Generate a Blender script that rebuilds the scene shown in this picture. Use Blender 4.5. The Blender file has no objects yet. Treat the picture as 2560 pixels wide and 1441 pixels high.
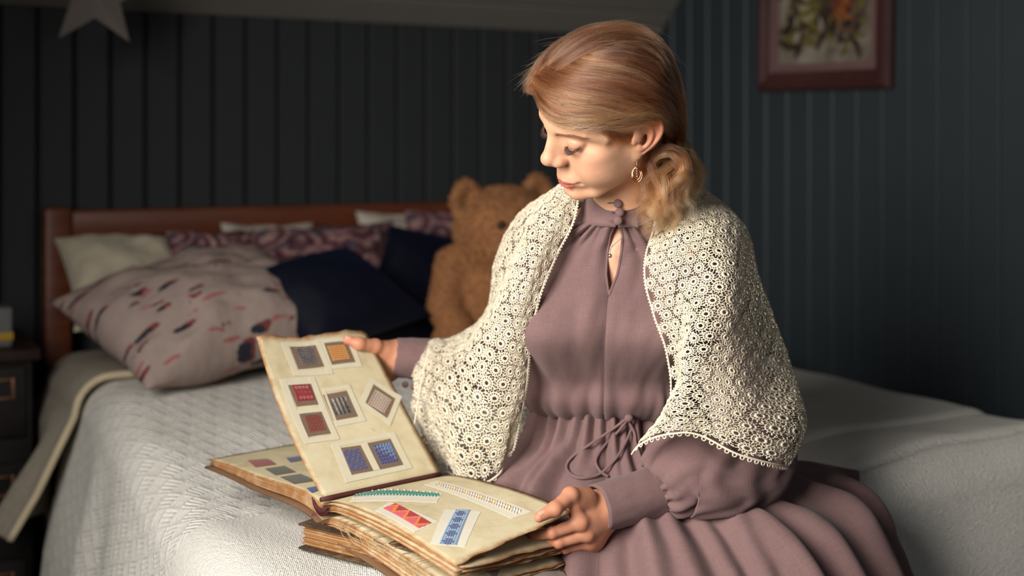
import bpy, bmesh, math, random
import numpy as np
from mathutils import Vector, Matrix, Euler

R = math.radians
rng = np.random.default_rng(7)
random.seed(7)
scene = bpy.context.scene
COL = scene.collection

# ---------------------------------------------------------------- camera, light, exposure
FPX, CX, HY, CAMZ = 3200.0, 1280.0, 369.0, 1.175
cam_data = bpy.data.cameras.new('camera')
cam = bpy.data.objects.new('camera', cam_data)
COL.objects.link(cam)
cam.location = (0, 0, CAMZ)
cam.rotation_euler = (R(90), 0, 0)
cam_data.sensor_width = 36
cam_data.lens = FPX / 2560 * 36
cam_data.shift_y = -(720.5 - HY) / 2560
cam_data.clip_start = 0.05
cam_data.dof.use_dof = True
cam_data.dof.focus_distance = 1.83
cam_data.dof.aperture_fstop = 2.0
scene.camera = cam

scene.view_settings.view_transform = 'Standard'
scene.view_settings.look = 'None'
scene.view_settings.exposure = 0.0
scene.view_settings.gamma = 1.0
scene.view_settings.use_curve_mapping = False

world = bpy.data.worlds.new('world')
scene.world = world
world.use_nodes = True
world.node_tree.nodes['Background'].inputs[0].default_value = (0.75, 0.85, 1.0, 1)
world.node_tree.nodes['Background'].inputs[1].default_value = 0.3

# room frame: t runs along the plank wall behind the bed, s runs from it into the room
WP = np.array([-1.195, 3.254]); WT = np.array([0.881, 0.472]); WN = np.array([0.472, -0.881])
WT = WT / np.linalg.norm(WT); WN = WN / np.linalg.norm(WN)
ROT = math.atan2(WT[1], WT[0])
def W(t, s, z):
    p = WP + t * WT + s * WN
    return np.array([p[0], p[1], z])
def P(px, py, Y):
    return np.array([(px - CX) / FPX * Y, Y, CAMZ - (py - HY) / FPX * Y])

def PS(px, py, s):
    """the point of a view ray that lies s metres from the plank wall"""
    a = (px - CX) / FPX; Y = (s + WP @ WN) / (a * WN[0] + WN[1]); return P(px, py, Y)
def area_light(name, loc, target, sx, sy, power, color, spread=180):
    l = bpy.data.lights.new(name, 'AREA')
    l.shape = 'RECTANGLE'; l.size = sx; l.size_y = sy; l.energy = power; l.color = color; l.spread = R(spread)
    o = bpy.data.objects.new(name, l); COL.objects.link(o)
    o.location = loc
    o.rotation_euler = (Vector(target) - Vector(loc)).to_track_quat('-Z', 'Y').to_euler()
    return o
# daylight from the left window; behind the camera an added fill, not a window
WIN_T, WIN_S, WIN_Z = -1.09, 2.55, 1.48
area_light('window_daylight', W(WIN_T + 0.03, WIN_S, WIN_Z), W(0.42, 2.0, 0.80), 0.9, 1.05, 28, (1.0, 0.955, 0.89), 105)
area_light('front_fill', W(0.6, 4.3, 1.6), W(0.7, 1.8, 0.9), 1.2, 1.0, 2.6, (0.86, 0.92, 1.0), 150)

# ---------------------------------------------------------------- helpers
def lin(c):
    return tuple(((x / 12.92) if x <= 0.04045 else ((x + 0.055) / 1.055) ** 2.4) for x in c)
def rgb(r, g, b):
    return lin((r / 255, g / 255, b / 255))

class NT:
    """a small wrapper to write node trees quickly"""
    def __init__(s, name):
        s.m = bpy.data.materials.new(name); s.m.use_nodes = True
        s.t = s.m.node_tree; s.b = s.t.nodes['Principled BSDF']
    def n(s, typ, **kw):
        x = s.t.nodes.new(typ)
        for k, v in kw.items():
            if k in ('op',): x.operation = v
            elif hasattr(x, k) and k not in x.inputs: setattr(x, k, v)
        return x
    def put(s, sock, v):
        if v is None: return
        if isinstance(v, bpy.types.NodeSocket): s.t.links.new(v, sock)
        elif isinstance(v, (tuple, list)) and len(v) == 3 and sock.type == 'RGBA': sock.default_value = (*v, 1)
        else: sock.default_value = v
    def math(s, op, a, b=None, c=None, clamp=False):
        x = s.n('ShaderNodeMath', op=op); x.use_clamp = clamp
        for i, v in enumerate((a, b, c)):
            if v is not None: s.put(x.inputs[i], v)
        return x.outputs[0]
    def coord(s, kind='Object'):
        return s.n('ShaderNodeTexCoord').outputs[kind]
    def mapping(s, vec, scale=(1, 1, 1), rot=(0, 0, 0), loc=(0, 0, 0)):
        x = s.n('ShaderNodeMapping'); s.put(x.inputs['Vector'], vec)
        x.inputs['Scale'].default_value = scale; x.inputs['Rotation'].default_value = rot; x.inputs['Location'].default_value = loc
        return x.outputs[0]
    def noise(s, vec, scale, detail=3, rough=0.5, dist=0.0, col=False):
        x = s.n('ShaderNodeTexNoise'); s.put(x.inputs['Vector'], vec)
        x.inputs['Scale'].default_value = scale; x.inputs['Detail'].default_value = detail
        x.inputs['Roughness'].default_value = rough; x.inputs['Distortion'].default_value = dist
        return x.outputs['Color' if col else 'Fac']
    def wave(s, vec, scale, dist=0.0, dscale=1.0, direction='X', profile='SIN'):
        x = s.n('ShaderNodeTexWave'); s.put(x.inputs['Vector'], vec); x.bands_direction = direction; x.wave_profile = profile
        x.inputs['Scale'].default_value = scale; x.inputs['Distortion'].default_value = dist; x.inputs['Detail Scale'].default_value = dscale
        return x.outputs['Fac']
    def voronoi(s, vec, scale, feature='F1', rand=1.0, out='Distance'):
        x = s.n('ShaderNodeTexVoronoi'); x.feature = feature; s.put(x.inputs['Vector'], vec)
        x.inputs['Scale'].default_value = scale; x.inputs['Randomness'].default_value = rand
        return x.outputs[out]
    def ramp(s, fac, stops, interp='LINEAR'):
        x = s.n('ShaderNodeValToRGB'); x.color_ramp.interpolation = interp
        e = x.color_ramp.elements
        while len(e) > 1: e.remove(e[-1])
        e[0].position = stops[0][0]; e[0].color = (*stops[0][1], 1)
        for p, c in stops[1:]:
            q = e.new(p); q.color = (*c, 1)
        s.put(x.inputs[0], fac)
        return x.outputs[0]
    def mix(s, fac, a, b, blend='MIX'):
        x = s.n('ShaderNodeMix'); x.data_type = 'RGBA'; x.blend_type = blend
        s.put(x.inputs[0], fac); s.put(x.inputs[6], a); s.put(x.inputs[7], b)
        return x.outputs[2]
    def sep(s, vec):
        x = s.n('ShaderNodeSeparateXYZ'); s.put(x.inputs[0], vec); return x.outputs
    def attr(s, name, out='Color'):
        x = s.n('ShaderNodeAttribute'); x.attribute_name = name; return x.outputs[out]
    def bump(s, h, strength=0.3, dist=0.01, normal=None):
        x = s.n('ShaderNodeBump'); s.put(x.inputs['Height'], h)
        x.inputs['Strength'].default_value = strength; x.inputs['Distance'].default_value = dist
        if normal is not None: s.put(x.inputs['Normal'], normal)
        s.put(s.b.inputs['Normal'], x.outputs[0]); return x.outputs[0]
    def set(s, **kw):
        for k, v in kw.items():
            s.put(s.b.inputs[k.replace('_', ' ')], v)
        return s

def simple_mat(name, color, rough=0.6, metal=0.0, var=0.15, vscale=20, bump=0.15, bscale=120, bdist=0.002, sheen=0.0, spec=0.5):
    m = NT(name); c = m.coord()
    n = m.noise(c, vscale, 4)
    col = m.mix(n, tuple(x * (1 - var) for x in color), tuple(min(1, x * (1 + var)) for x in color))
    m.set(Base_Color=col, Roughness=rough, Metallic=metal)
    m.b.inputs['Sheen Weight'].default_value = sheen
    m.b.inputs['Specular IOR Level'].default_value = spec
    if bump: m.bump(m.noise(c, bscale, 3), bump, bdist)
    return m.m

def wood_mat(name, dark, light, rough=0.45, axis=(1, 14, 14), scale=3.0):
    m = NT(name); c = m.mapping(m.coord(), scale=axis)
    n = m.noise(c, scale, 6, 0.6, 0.6)
    f = m.noise(c, scale * 9, 3, 0.6)
    k = m.math('ADD', m.math('MULTIPLY', n, 0.8), m.math('MULTIPLY', f, 0.25))
    m.set(Base_Color=m.ramp(k, [(0.3, dark), (0.75, light)]), Roughness=rough)
    m.bump(k, 0.15, 0.002)
    return m.m

def mesh_obj(name, verts, faces, mat=None, parent=None, smooth=True, mats=None, fmat=None):
    me = bpy.data.meshes.new(name)
    verts = np.asarray(verts, np.float64)
    if isinstance(faces, np.ndarray) and faces.ndim == 2:
        nf, k = faces.shape
        me.vertices.add(len(verts)); me.vertices.foreach_set('co', verts.astype(np.float32).ravel())
        me.loops.add(nf * k); me.loops.foreach_set('vertex_index', faces.astype(np.int32).ravel())
        me.polygons.add(nf); me.polygons.foreach_set('loop_start', np.arange(nf, dtype=np.int32) * k)
        me.update(calc_edges=True)
    else:
        me.from_pydata([tuple(v) for v in verts], [], [tuple(f) for f in faces])
    me.polygons.foreach_set('use_smooth', np.full(len(me.polygons), bool(smooth)))
    for x in (mats or ([mat] if mat else [])): me.materials.append(x)
    if fmat is not None: me.polygons.foreach_set('material_index', np.asarray(fmat, np.int32))
    me.update()
    o = bpy.data.objects.new(name, me); COL.objects.link(o)
    if parent is not None: o.parent = parent
    return o
def set_uv(o, uv):
    me = o.data; l = me.uv_layers.new(name='UVMap')
    vi = np.empty(len(me.loops), np.int32); me.loops.foreach_get('vertex_index', vi)
    l.data.foreach_set('uv', np.asarray(uv, np.float32)[vi].ravel())
def set_color(o, col, name='Col'):
    a = o.data.color_attributes.new(name, 'FLOAT_COLOR', 'POINT')
    c = np.ones((len(col), 4), np.float32); c[:, :3] = col
    a.data.foreach_set('color', c.ravel())
def empty(name, loc, parent=None, rotz=0.0):
    o = bpy.data.objects.new(name, None); COL.objects.link(o)
    o.location = tuple(loc); o.rotation_euler = (0, 0, rotz); o.empty_display_size = 0.05
    if parent is not None: o.parent = parent
    return o
def tag(o, label=None, cat=None, group=None, kind=None):
    if label: o['label'] = label
    if cat: o['category'] = cat
    if group: o['group'] = group
    if kind: o['kind'] = kind
    return o
def keep(child, parent):
    """parent a child built in world space to an unrotated/rotated thing without moving it"""
    child.parent = parent
    bpy.context.view_layer.update() if False else None
    m = Matrix.Translation(parent.location) @ parent.rotation_euler.to_matrix().to_4x4()
    if parent.parent is not None:
        q = parent.parent
        m = Matrix.Translation(q.location) @ q.rotation_euler.to_matrix().to_4x4() @ m
    child.matrix_parent_inverse = m.inverted()
    return child

class MB:
    """collects shapes and links them as one mesh"""
    def __init__(s): s.v = []; s.f = []; s.m = []
    def add(s, v, f, mi=0):
        b = len(s.v); s.v.extend([tuple(x) for x in v]); s.f.extend([tuple(i + b for i in q) for q in f]); s.m.extend([mi] * len(f))
    def box(s, c, size, M=None, bevel=0.0, mi=0):
        bm = bmesh.new(); bmesh.ops.create_cube(bm, size=1.0)
        for v in bm.verts: v.co = Vector((v.co.x * size[0], v.co.y * size[1], v.co.z * size[2]))
        if bevel: bmesh.ops.bevel(bm, geom=bm.edges[:], offset=bevel, segments=2, affect='EDGES', profile=0.5)
        A = M if M is not None else Matrix.Identity(4)
        s.add([A @ (v.co + Vector(c)) for v in bm.verts], [[v.index for v in f.verts] for f in (bm.verts.index_update() or bm.faces)], mi); bm.free()
    def tube(s, pts, r, seg=8, mi=0, cap=True, closed=False):
        v, f = tube_geo(pts, r, seg, cap, closed); s.add(v, f, mi)
    def ball(s, c, r, seg=12, rings=8, mi=0, M=None):
        rr = r if hasattr(r, '__len__') else (r, r, r)
        v = [(0, 0, 1)]; f = []
        for i in range(1, rings):
            a = math.pi * i / rings
            for j in range(seg):
                b = 2 * math.pi * j / seg; v.append((math.sin(a) * math.cos(b), math.sin(a) * math.sin(b), math.cos(a)))
        v.append((0, 0, -1)); L = len(v) - 1
        for j in range(seg): f.append((0, 1 + j, 1 + (j + 1) % seg)); f.append((L, L - seg + (j + 1) % seg, L - seg + j))
        for i in range(rings - 2):
            for j in range(seg):
                a = 1 + i * seg + j; b = 1 + i * seg + (j + 1) % seg; f.append((a, a + seg, b + seg, b))
        A = M if M is not None else Matrix.Identity(4)
        s.add([A @ Vector((x * rr[0], y * rr[1], z * rr[2])) + Vector(c) for x, y, z in v], f, mi)
    def build(s, name, mat, parent=None, smooth=True):
        mats = mat if isinstance(mat, (list, tuple)) else [mat]
        return mesh_obj(name, s.v, s.f, None, parent, smooth, mats, s.m)

def frames(pts):
    pts = np.asarray(pts, float); n = len(pts)
    tan = np.gradient(pts, axis=0); tan /= np.linalg.norm(tan, axis=1)[:, None] + 1e-12
    up = np.array([0, 0, 1.0]) if abs(tan[0][2]) < 0.9 else np.array([1.0, 0, 0])
    N = np.zeros_like(pts); a = np.cross(tan[0], up); N[0] = a / np.linalg.norm(a)
    for i in range(1, n):
        b = N[i - 1] - tan[i] * np.dot(N[i - 1], tan[i]); N[i] = b / (np.linalg.norm(b) + 1e-12)
    return tan, N, np.cross(tan, N)
def tube_geo(pts, r, seg=8, cap=True, closed=False):
    pts = np.asarray(pts, float); n = len(pts); T, N, B = frames(pts)
    r = np.full(n, r) if np.isscalar(r) else np.asarray(r, float)
    a = np.linspace(0, 2 * math.pi, seg, endpoint=False)
    v = pts[:, None, :] + r[:, None, None] * (np.cos(a)[None, :, None] * N[:, None, :] + np.sin(a)[None, :, None] * B[:, None, :])
    v = v.reshape(-1, 3); f = []
    for i in range(n - 1 + (1 if closed else 0)):
        i2 = (i + 1) % n
        for j in range(seg):
            k = (j + 1) % seg; f.append((i * seg + j, i * seg + k, i2 * seg + k, i2 * seg + j))
    if cap and not closed:
        f.append(tuple(range(seg))[::-1]); f.append(tuple((n - 1) * seg + j for j in range(seg)))
    return v, f
def catmull(ctrl, n, closed=False):
    """n points along a Catmull-Rom curve through ctrl (any dimension)"""
    c = np.asarray(ctrl, float); m = len(c)
    if closed: idx = lambda i: i % m; u = np.linspace(0, m, n, endpoint=False)
    else: idx = lambda i: np.clip(i, 0, m - 1); u = np.linspace(0, m - 1, n)
    i = np.floor(u).astype(int)
    if not closed: i = np.minimum(i, m - 2)
    t = (u - i).reshape((-1,) + (1,) * (c.ndim - 1))
    p1, p2 = c[idx(i)], c[idx(i + 1)]
    if closed: p0, p3 = c[idx(i - 1)], c[idx(i + 2)]
    else:
        p0 = np.where((i == 0).reshape(t.shape), 2 * p1 - p2, c[idx(i - 1)]); p3 = np.where((i + 2 > m - 1).reshape(t.shape), 2 * p2 - p1, c[idx(i + 2)])
    return 0.5 * ((2 * p1) + (-p0 + p2) * t + (2 * p0 - 5 * p1 + 4 * p2 - p3) * t ** 2 + (-p0 + 3 * p1 - 3 * p2 + p3) * t ** 3)
def grid_faces(nu, nv, closed_v=False):
    i = np.arange(nu - 1)[:, None]; j = np.arange(nv if closed_v else nv - 1)[None, :]
    k = (j + 1) % nv
    return np.stack([i * nv + j, i * nv + k, (i + 1) * nv + k, (i + 1) * nv + j], -1).reshape(-1, 4)
def grid_normals(G, closed_v=False):
    du = np.gradient(G, axis=0)
    if closed_v: dv = (np.roll(G, -1, 1) - np.roll(G, 1, 1)) / 2
    else: dv = np.gradient(G, axis=1)
    n = np.cross(du, dv); return n / (np.linalg.norm(n, axis=2)[..., None] + 1e-12)
def surf(ctrl, nu, nv, closed_v=False):
    """dense grid (nu, nv, 3) through a control grid"""
    a = catmull(np.asarray(ctrl, float), nu)
    return np.transpose(catmull(np.transpose(a, (1, 0, 2)), nv, closed_v), (1, 0, 2))
def thicken(G, th, closed_v=False):
    """verts, faces of a closed sheet of thickness th from grid G (outer = +normal)"""
    n = grid_normals(G, closed_v); nu, nv = G.shape[:2]
    v = np.concatenate([(G + n * th * 0.5).reshape(-1, 3), (G - n * th * 0.5).reshape(-1, 3)])
    f = grid_faces(nu, nv, closed_v); o = nu * nv
    F = [f, f[:, ::-1] + o]
    def rim(a): return np.stack([a[:-1], a[1:], a[1:] + o, a[:-1] + o], 1)
    idx = np.arange(o).reshape(nu, nv)
    if closed_v:
        F.append(rim(np.append(idx[0], idx[0, 0]))[:, ::-1]); F.append(rim(np.append(idx[-1], idx[-1, 0])))
    else:
        F += [rim(idx[0])[:, ::-1], rim(idx[-1]), rim(idx[:, 0]), rim(idx[:, -1])[:, ::-1]]
    return v, np.concatenate(F)

# value noise on numpy arrays (for creases and unevenness of real geometry)
_tab = rng.random(4096).astype(np.float64)
def vnoise(p):
    p = np.asarray(p, float); i = np.floor(p).astype(np.int64); f = p - i; f = f * f * (3 - 2 * f)
    def h(a, b, c): return _tab[(a * 73 + b * 179 + c * 283) & 4095]
    x, y, z = i[..., 0], i[..., 1], i[..., 2]; fx, fy, fz = f[..., 0], f[..., 1], f[..., 2]
    l = lambda a, b, t: a + (b - a) * t
    return l(l(l(h(x, y, z), h(x + 1, y, z), fx), l(h(x, y + 1, z), h(x + 1, y + 1, z), fx), fy),
             l(l(h(x, y, z + 1), h(x + 1, y, z + 1), fx), l(h(x, y + 1, z + 1), h(x + 1, y + 1, z + 1), fx), fy), fz) * 2 - 1
def fbm(p, o=3):
    s, a = 0, 1.0
    for _ in range(o): s = s + a * vnoise(p); p = p * 2.03 + 11.7; a *= 0.5
    return s

# ---- signed distance modelling
def smin(a, b, k):
    h = np.clip(0.5 + 0.5 * (b - a) / k, 0, 1); return b + (a - b) * h - k * h * (1 - h)
def smax(a, b, k): return -smin(-a, -b, k)
def s_ell(p, c, r, M=None):
    q = p - np.asarray(c, p.dtype)
    if M is not None: q = q @ np.asarray(M, p.dtype)     # columns of M are the ellipsoid's axes
    r = np.asarray(r, p.dtype); k0 = np.sqrt(((q / r) ** 2).sum(-1)); k1 = np.sqrt(((q / (r * r)) ** 2).sum(-1)) + 1e-9
    return k0 * (k0 - 1) / k1
def s_cone(p, a, b, ra, rb=None):
    rb = ra if rb is None else rb
    a = np.asarray(a, p.dtype); b = np.asarray(b, p.dtype); ba = b - a
    h = np.clip(((p - a) @ ba) / max(float(ba @ ba), 1e-12), 0, 1)
    return np.sqrt(((p - a - h[..., None] * ba) ** 2).sum(-1)) - (ra + (rb - ra) * h)
def s_chain(p, pts, rad, k=0.0):
    d = None
    for i in range(len(pts) - 1):
        e = s_cone(p, pts[i], pts[i + 1], rad[i], rad[i + 1]); d = e if d is None else (smin(d, e, k) if k else np.minimum(d, e))
    return d
def surface_nets(f, lo, hi, h, block=8, slack=1.6):
    lo = np.asarray(lo, np.float32); n = np.ceil((np.asarray(hi) - lo) / (h * block)).astype(int)
    N = n * block + 1
    cc = [lo[i] + (np.arange(n[i]) + 0.5) * block * h for i in range(3)]
    C = np.stack(np.meshgrid(*cc, indexing='ij'), -1).astype(np.float32)
    d = f(C.reshape(-1, 3)).reshape(n)
    V = np.repeat(np.repeat(np.repeat(d, block, 0), block, 1), block, 2).astype(np.float32)
    V = np.pad(V, ((0, 1),) * 3, mode='edge')
    act = np.argwhere(np.abs(d) < block * h * 0.87 * slack)
    off = np.stack(np.meshgrid(*[np.arange(block + 1)] * 3, indexing='ij'), -1).reshape(-1, 3)
    for a in range(0, len(act), 600):
        idx = (act[a:a + 600, None, :] * block + off[None]).reshape(-1, 3)
        V[idx[:, 0], idx[:, 1], idx[:, 2]] = f((lo + idx * np.float32(h)).astype(np.float32))
    S = V < 0
    cs = np.zeros(np.array(N) - 1, np.uint8)
    for dx in (0, 1):
        for dy in (0, 1):
            for dz in (0, 1): cs += S[dx:N[0] - 1 + dx, dy:N[1] - 1 + dy, dz:N[2] - 1 + dz]
    cells = np.argwhere((cs > 0) & (cs < 8))
    ids = np.full(cs.shape, -1, np.int64); ids[tuple(cells.T)] = np.arange(len(cells))
    acc = np.zeros((len(cells), 3)); cnt = np.zeros(len(cells))
    corners = [(x, y, z) for x in (0, 1) for y in (0, 1) for z in (0, 1)]
    for a in corners:
        for ax in range(3):
            if a[ax]: continue
            b = list(a); b[ax] = 1
            va = V[tuple((cells + a).T)]; vb = V[tuple((cells + b).T)]
            m = (va < 0) != (vb < 0); t = np.where(m, va / np.where(m, va - vb, 1), 0)
            p = np.tile(np.array(a, float), (len(cells), 1)); p[:, ax] = t
            acc[m] += p[m]; cnt += m
    verts = lo + (cells + acc / np.maximum(cnt, 1)[:, None]) * h
    F = []
    for ax in range(3):
        sl = [slice(None)] * 3; s2 = [slice(None)] * 3; sl[ax] = slice(0, -1); s2[ax] = slice(1, None)
        ch = np.argwhere(S[tuple(sl)] != S[tuple(s2)])
        o1, o2 = (ax + 1) % 3, (ax + 2) % 3
        ok = (ch[:, o1] > 0) & (ch[:, o2] > 0) & (ch[:, o1] < N[o1] - 1) & (ch[:, o2] < N[o2] - 1); ch = ch[ok]
        e1 = np.zeros(3, int); e1[o1] = 1; e2 = np.zeros(3, int); e2[o2] = 1
        q = np.stack([ids[tuple((ch - e1 - e2).T)], ids[tuple((ch - e2).T)], ids[tuple(ch.T)], ids[tuple((ch - e1).T)]], 1)
        inside = S[tuple(ch.T)]
        q[~inside] = q[~inside][:, ::-1]; F.append(q)
    F = np.concatenate(F); F = F[(F >= 0).all(1)]
    for _ in range(2):
        e = h * 0.4; p = verts.astype(np.float32); d0 = f(p)
        g = np.stack([(f(p + np.eye(3, dtype=np.float32)[i] * e) - d0) / e for i in range(3)], 1)
        st = (d0 / np.maximum((g ** 2).sum(1), 0.2))[:, None] * g
        L = np.linalg.norm(st, axis=1)[:, None]; verts = verts - st * np.minimum(1, h / np.maximum(L, 1e-9))
    return verts, F
# ================================================================ the room
MAT_BACK = simple_mat('paint_back', rgb(48, 51, 54), 0.6, var=0.08, vscale=6, bump=0.12, bscale=60)
MAT_RIGHT = simple_mat('paint_right', rgb(50, 58, 63), 0.5, var=0.08, vscale=6, bump=0.12, bscale=60)
MAT_GAP = simple_mat('paint_gap', rgb(26, 27, 32), 0.8, bump=0)
MAT_CEIL = simple_mat('paint_ceiling', rgb(128, 124, 116), 0.6, var=0.06, vscale=5, bump=0.1)
MAT_FLOOR = wood_mat('floor_wood', rgb(34, 24, 26), rgb(58, 42, 40), 0.5)
MAT_PLAIN = simple_mat('plaster', rgb(120, 112, 104), 0.9, bump=0.05)

TMIN, TMAX, SMAX, ZK, ZTOP = -1.09, 1.885, 4.4, 1.53, 2.33
def wbox(mb, t0, t1, s0, s1, z0, z1, bevel=0.0, mi=0):
    """a box in room coordinates, vertices in world space"""
    A = Matrix.Translation((WP[0], WP[1], 0)) @ Matrix(((WT[0], WN[0], 0, 0), (WT[1], WN[1], 0, 0), (0, 0, 1, 0), (0, 0, 0, 1)))
    mb.box(((t0 + t1) / 2, (s0 + s1) / 2, (z0 + z1) / 2), (t1 - t0, s1 - s0, z1 - z0), A, bevel, mi)
def structure(name, mb, mat, smooth=False):
    return tag(mb.build(name, mat, None, smooth), kind='structure')

m = MB(); wbox(m, TMIN - .1, TMAX + .1, -.1, SMAX + .1, -.08, 0); structure('floor', m, MAT_FLOOR)
m = MB(); wbox(m, TMIN - .1, TMAX + .1, -.10, -.016, 0, ZK + .25); wall_back = structure('wall_back', m, MAT_GAP)
m = MB(); wbox(m, TMAX + .016, TMAX + .1, -.016, SMAX, 0, ZTOP + .1); wall_right = structure('wall_right', m, MAT_GAP)

def plank_mesh(w, th, length, gap, e=0.005):
    """one tongue-and-groove board along local Z, face towards local +Y, eased front edges"""
    bm = bmesh.new(); hw = w / 2 - gap / 2
    prof = [(-hw, -th), (-hw, -e * 1.2), (-hw + e, 0), (hw - e, 0), (hw, -e * 1.2), (hw, -th)]
    lo = [bm.verts.new((x, y, 0)) for x, y in prof]; hi = [bm.verts.new((x, y, length)) for x, y in prof]
    for i in range(6):
        j = (i + 1) % 6; bm.faces.new((lo[i], lo[j], hi[j], hi[i]))
    bm.faces.new(lo[::-1]); bm.faces.new(hi)
    bmesh.ops.recalc_face_normals(bm, faces=bm.faces[:])
    me = bpy.data.meshes.new('plank'); bm.to_mesh(me); bm.free(); return me
PW = 0.0900
me = plank_mesh(PW, .016, ZK + .2, .006); me.materials.append(MAT_BACK)
k = 0; t = TMIN + PW / 2
while t < TMAX - .01:
    o = bpy.data.objects.new('plank', me); COL.objects.link(o); o.parent = wall_back
    p = W(t, 0, 0); o.matrix_world = Matrix(((WT[0], WN[0], 0, p[0]), (WT[1], WN[1], 0, p[1]), (0, 0, 1, 0), (0, 0, 0, 1)))
    t += PW
me = plank_mesh(PW * 1.02, .016, ZTOP, .003, .0028); me.materials.append(MAT_RIGHT)
s = PW / 2
while s < 2.6:
    o = bpy.data.objects.new('plank', me); COL.objects.link(o); o.parent = wall_right
    p = W(TMAX, s, 0)
    o.matrix_world = Matrix(((WN[0], -WT[0], 0, p[0]), (WN[1], -WT[1], 0, p[1]), (0, 0, 1, 0), (0, 0, 0, 1)))
    s += PW * 1.02
m = MB(); wbox(m, TMAX, TMAX + .016, 2.6, SMAX, 0, ZTOP); keep(m.build('wall_panel', MAT_RIGHT, None, False), wall_right)

# sloping ceiling of boards that run along the plank wall, then the flat ceiling
SLOPE = 0.92
def ceil_pt(t, s): return W(t, s, ZK + s * SLOPE)
m = MB(); n = 0
L = [ceil_pt(TMIN - .1, -.1), ceil_pt(TMAX + .1, -.1), ceil_pt(TMAX + .1, .9), ceil_pt(TMIN - .1, .9)]
up = np.array([0, 0, .06]); m.add([p + up * .4 for p in L] + [p + up * 2 for p in L], [(0, 1, 2, 3), (7, 6, 5, 4), (0, 4, 5, 1), (1, 5, 6, 2), (2, 6, 7, 3), (3, 7, 4, 0)])
ceiling = structure('ceiling', m, MAT_CEIL)
bw = 0.103
for i in range(7):
    a, b = i * bw / math.sqrt(1 + SLOPE ** 2) + .004, (i + 1) * bw / math.sqrt(1 + SLOPE ** 2) - .0015
    m = MB(); q = [ceil_pt(TMIN, a), ceil_pt(TMAX, a), ceil_pt(TMAX, b), ceil_pt(TMIN, b)]
    nn = np.array([WN[0] * SLOPE, WN[1] * SLOPE, -1.0]); nn /= np.linalg.norm(nn); d = nn * -.02
    q2 = [x + nn * -.001 for x in q]; e = .004
    mid = [q[0] + (q[3] - q[0]) * .04 + nn * .004, q[1] + (q[2] - q[1]) * .04 + nn * .004, q[2] + (q[1] - q[2]) * .04 + nn * .004, q[3] + (q[0] - q[3]) * .04 + nn * .004]
    m.add(q + mid + [x + d for x in q], [(4, 5, 6, 7), (0, 1, 5, 4), (1, 2, 6, 5), (2, 3, 7, 6), (3, 0, 4, 7), (11, 10, 9, 8), (0, 8, 9, 1), (2, 10, 11, 3)])
    keep(m.build('plank', MAT_CEIL, None, False), ceiling)
m = MB(); wbox(m, TMIN - .1, TMAX + .1, .87, SMAX + .1, ZTOP, ZTOP + .08); keep(m.build('flat_ceiling', MAT_PLAIN, None, False), ceiling)
# window wall on the left (outside the frame) with a real opening, and the closed wall behind the camera
m = MB(); w0, w1, z0, z1 = WIN_S - .55, WIN_S + .55, WIN_Z - .6, WIN_Z + .6
wbox(m, TMIN - .1, TMIN, -.1, w0, 0, ZTOP); wbox(m, TMIN - .1, TMIN, w1, SMAX, 0, ZTOP)
wbox(m, TMIN - .1, TMIN, w0, w1, 0, z0); wbox(m, TMIN - .1, TMIN, w0, w1, z1, ZTOP); structure('wall_left', m, MAT_GAP)
m = MB()
for a in (w0, w1 - .05): wbox(m, TMIN - .08, TMIN - .02, a, a + .05, z0, z1)
for a in (z0, z1 - .05): wbox(m, TMIN - .08, TMIN - .02, w0 + .05, w1 - .05, a, a + .05)
wbox(m, TMIN - .08, TMIN - .02, WIN_S - .02, WIN_S + .02, z0, z1); structure('window_1', m, simple_mat('window_paint', rgb(225, 222, 214), .5))
m = MB(); wbox(m, TMIN, TMAX, SMAX, SMAX + .1, 0, ZTOP); structure('wall_front', m, MAT_GAP)

# ================================================================ hanging star
star_mat = simple_mat('star_paper', rgb(128, 119, 113), .85, var=.05, bump=.05)
c = P(240, -16, 3.0); m = MB()
v = [(0, -.032, 0), (0, .032, 0)]
for i in range(10):
    a = math.pi / 2 + i * math.pi / 5; r = (.135 if i % 2 == 0 else .057); v.append((r * math.cos(a), 0, r * math.sin(a)))
f = []
for i in range(10): f += [(0, 2 + i, 2 + (i + 1) % 10), (1, 2 + (i + 1) % 10, 2 + i)]
RZ = Matrix.Rotation(R(14), 4, 'Z') @ Matrix.Rotation(R(2), 4, 'Y')
m.add([RZ @ Vector(q) for q in v], f)
star = tag(empty('paper_star', c), 'pale folded paper star hanging from the sloping ceiling', 'star')
m.build('body', star_mat, star, False)
m = MB(); m.tube([(0, 0, .13), (0, 0, 0.33)], .0012, 5); m.build('string', star_mat, star)

# ================================================================ picture on the right wall
frame_mat = wood_mat('frame_wood', rgb(56, 32, 31), rgb(84, 48, 45), .35, (1, 1, 1), 4)
mat_board = simple_mat('picture_mount', rgb(112, 82, 82), .7, bump=.03)
paper_mat = NT('painting'); cc = paper_mat.coord()
paper_mat.set(Base_Color=paper_mat.ramp(paper_mat.noise(cc, 7, 5, .6, .8), [(.35, rgb(70, 60, 50)), (.5, rgb(122, 112, 98)), (.75, rgb(164, 158, 146))]), Roughness=.7)
pic_s0, pic_s1 = 0.55, 1.06; pic_z0 = 1.329; pic_h = .64; pw = pic_s1 - pic_s0
pc = W(TMAX - .004, (pic_s0 + pic_s1) / 2, pic_z0 + pic_h / 2)
pic = tag(empty('picture_frame', pc), 'reddish wooden framed painting of orange flowers on the right wall', 'picture')
PM = Matrix(((WN[0], -WT[0], 0, 0), (WN[1], -WT[1], 0, 0), (0, 0, 1, 0), (0, 0, 0, 1))) @ Matrix.Rotation(R(1.3), 4, 'Y')   # local x along the wall, y out of it
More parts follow.
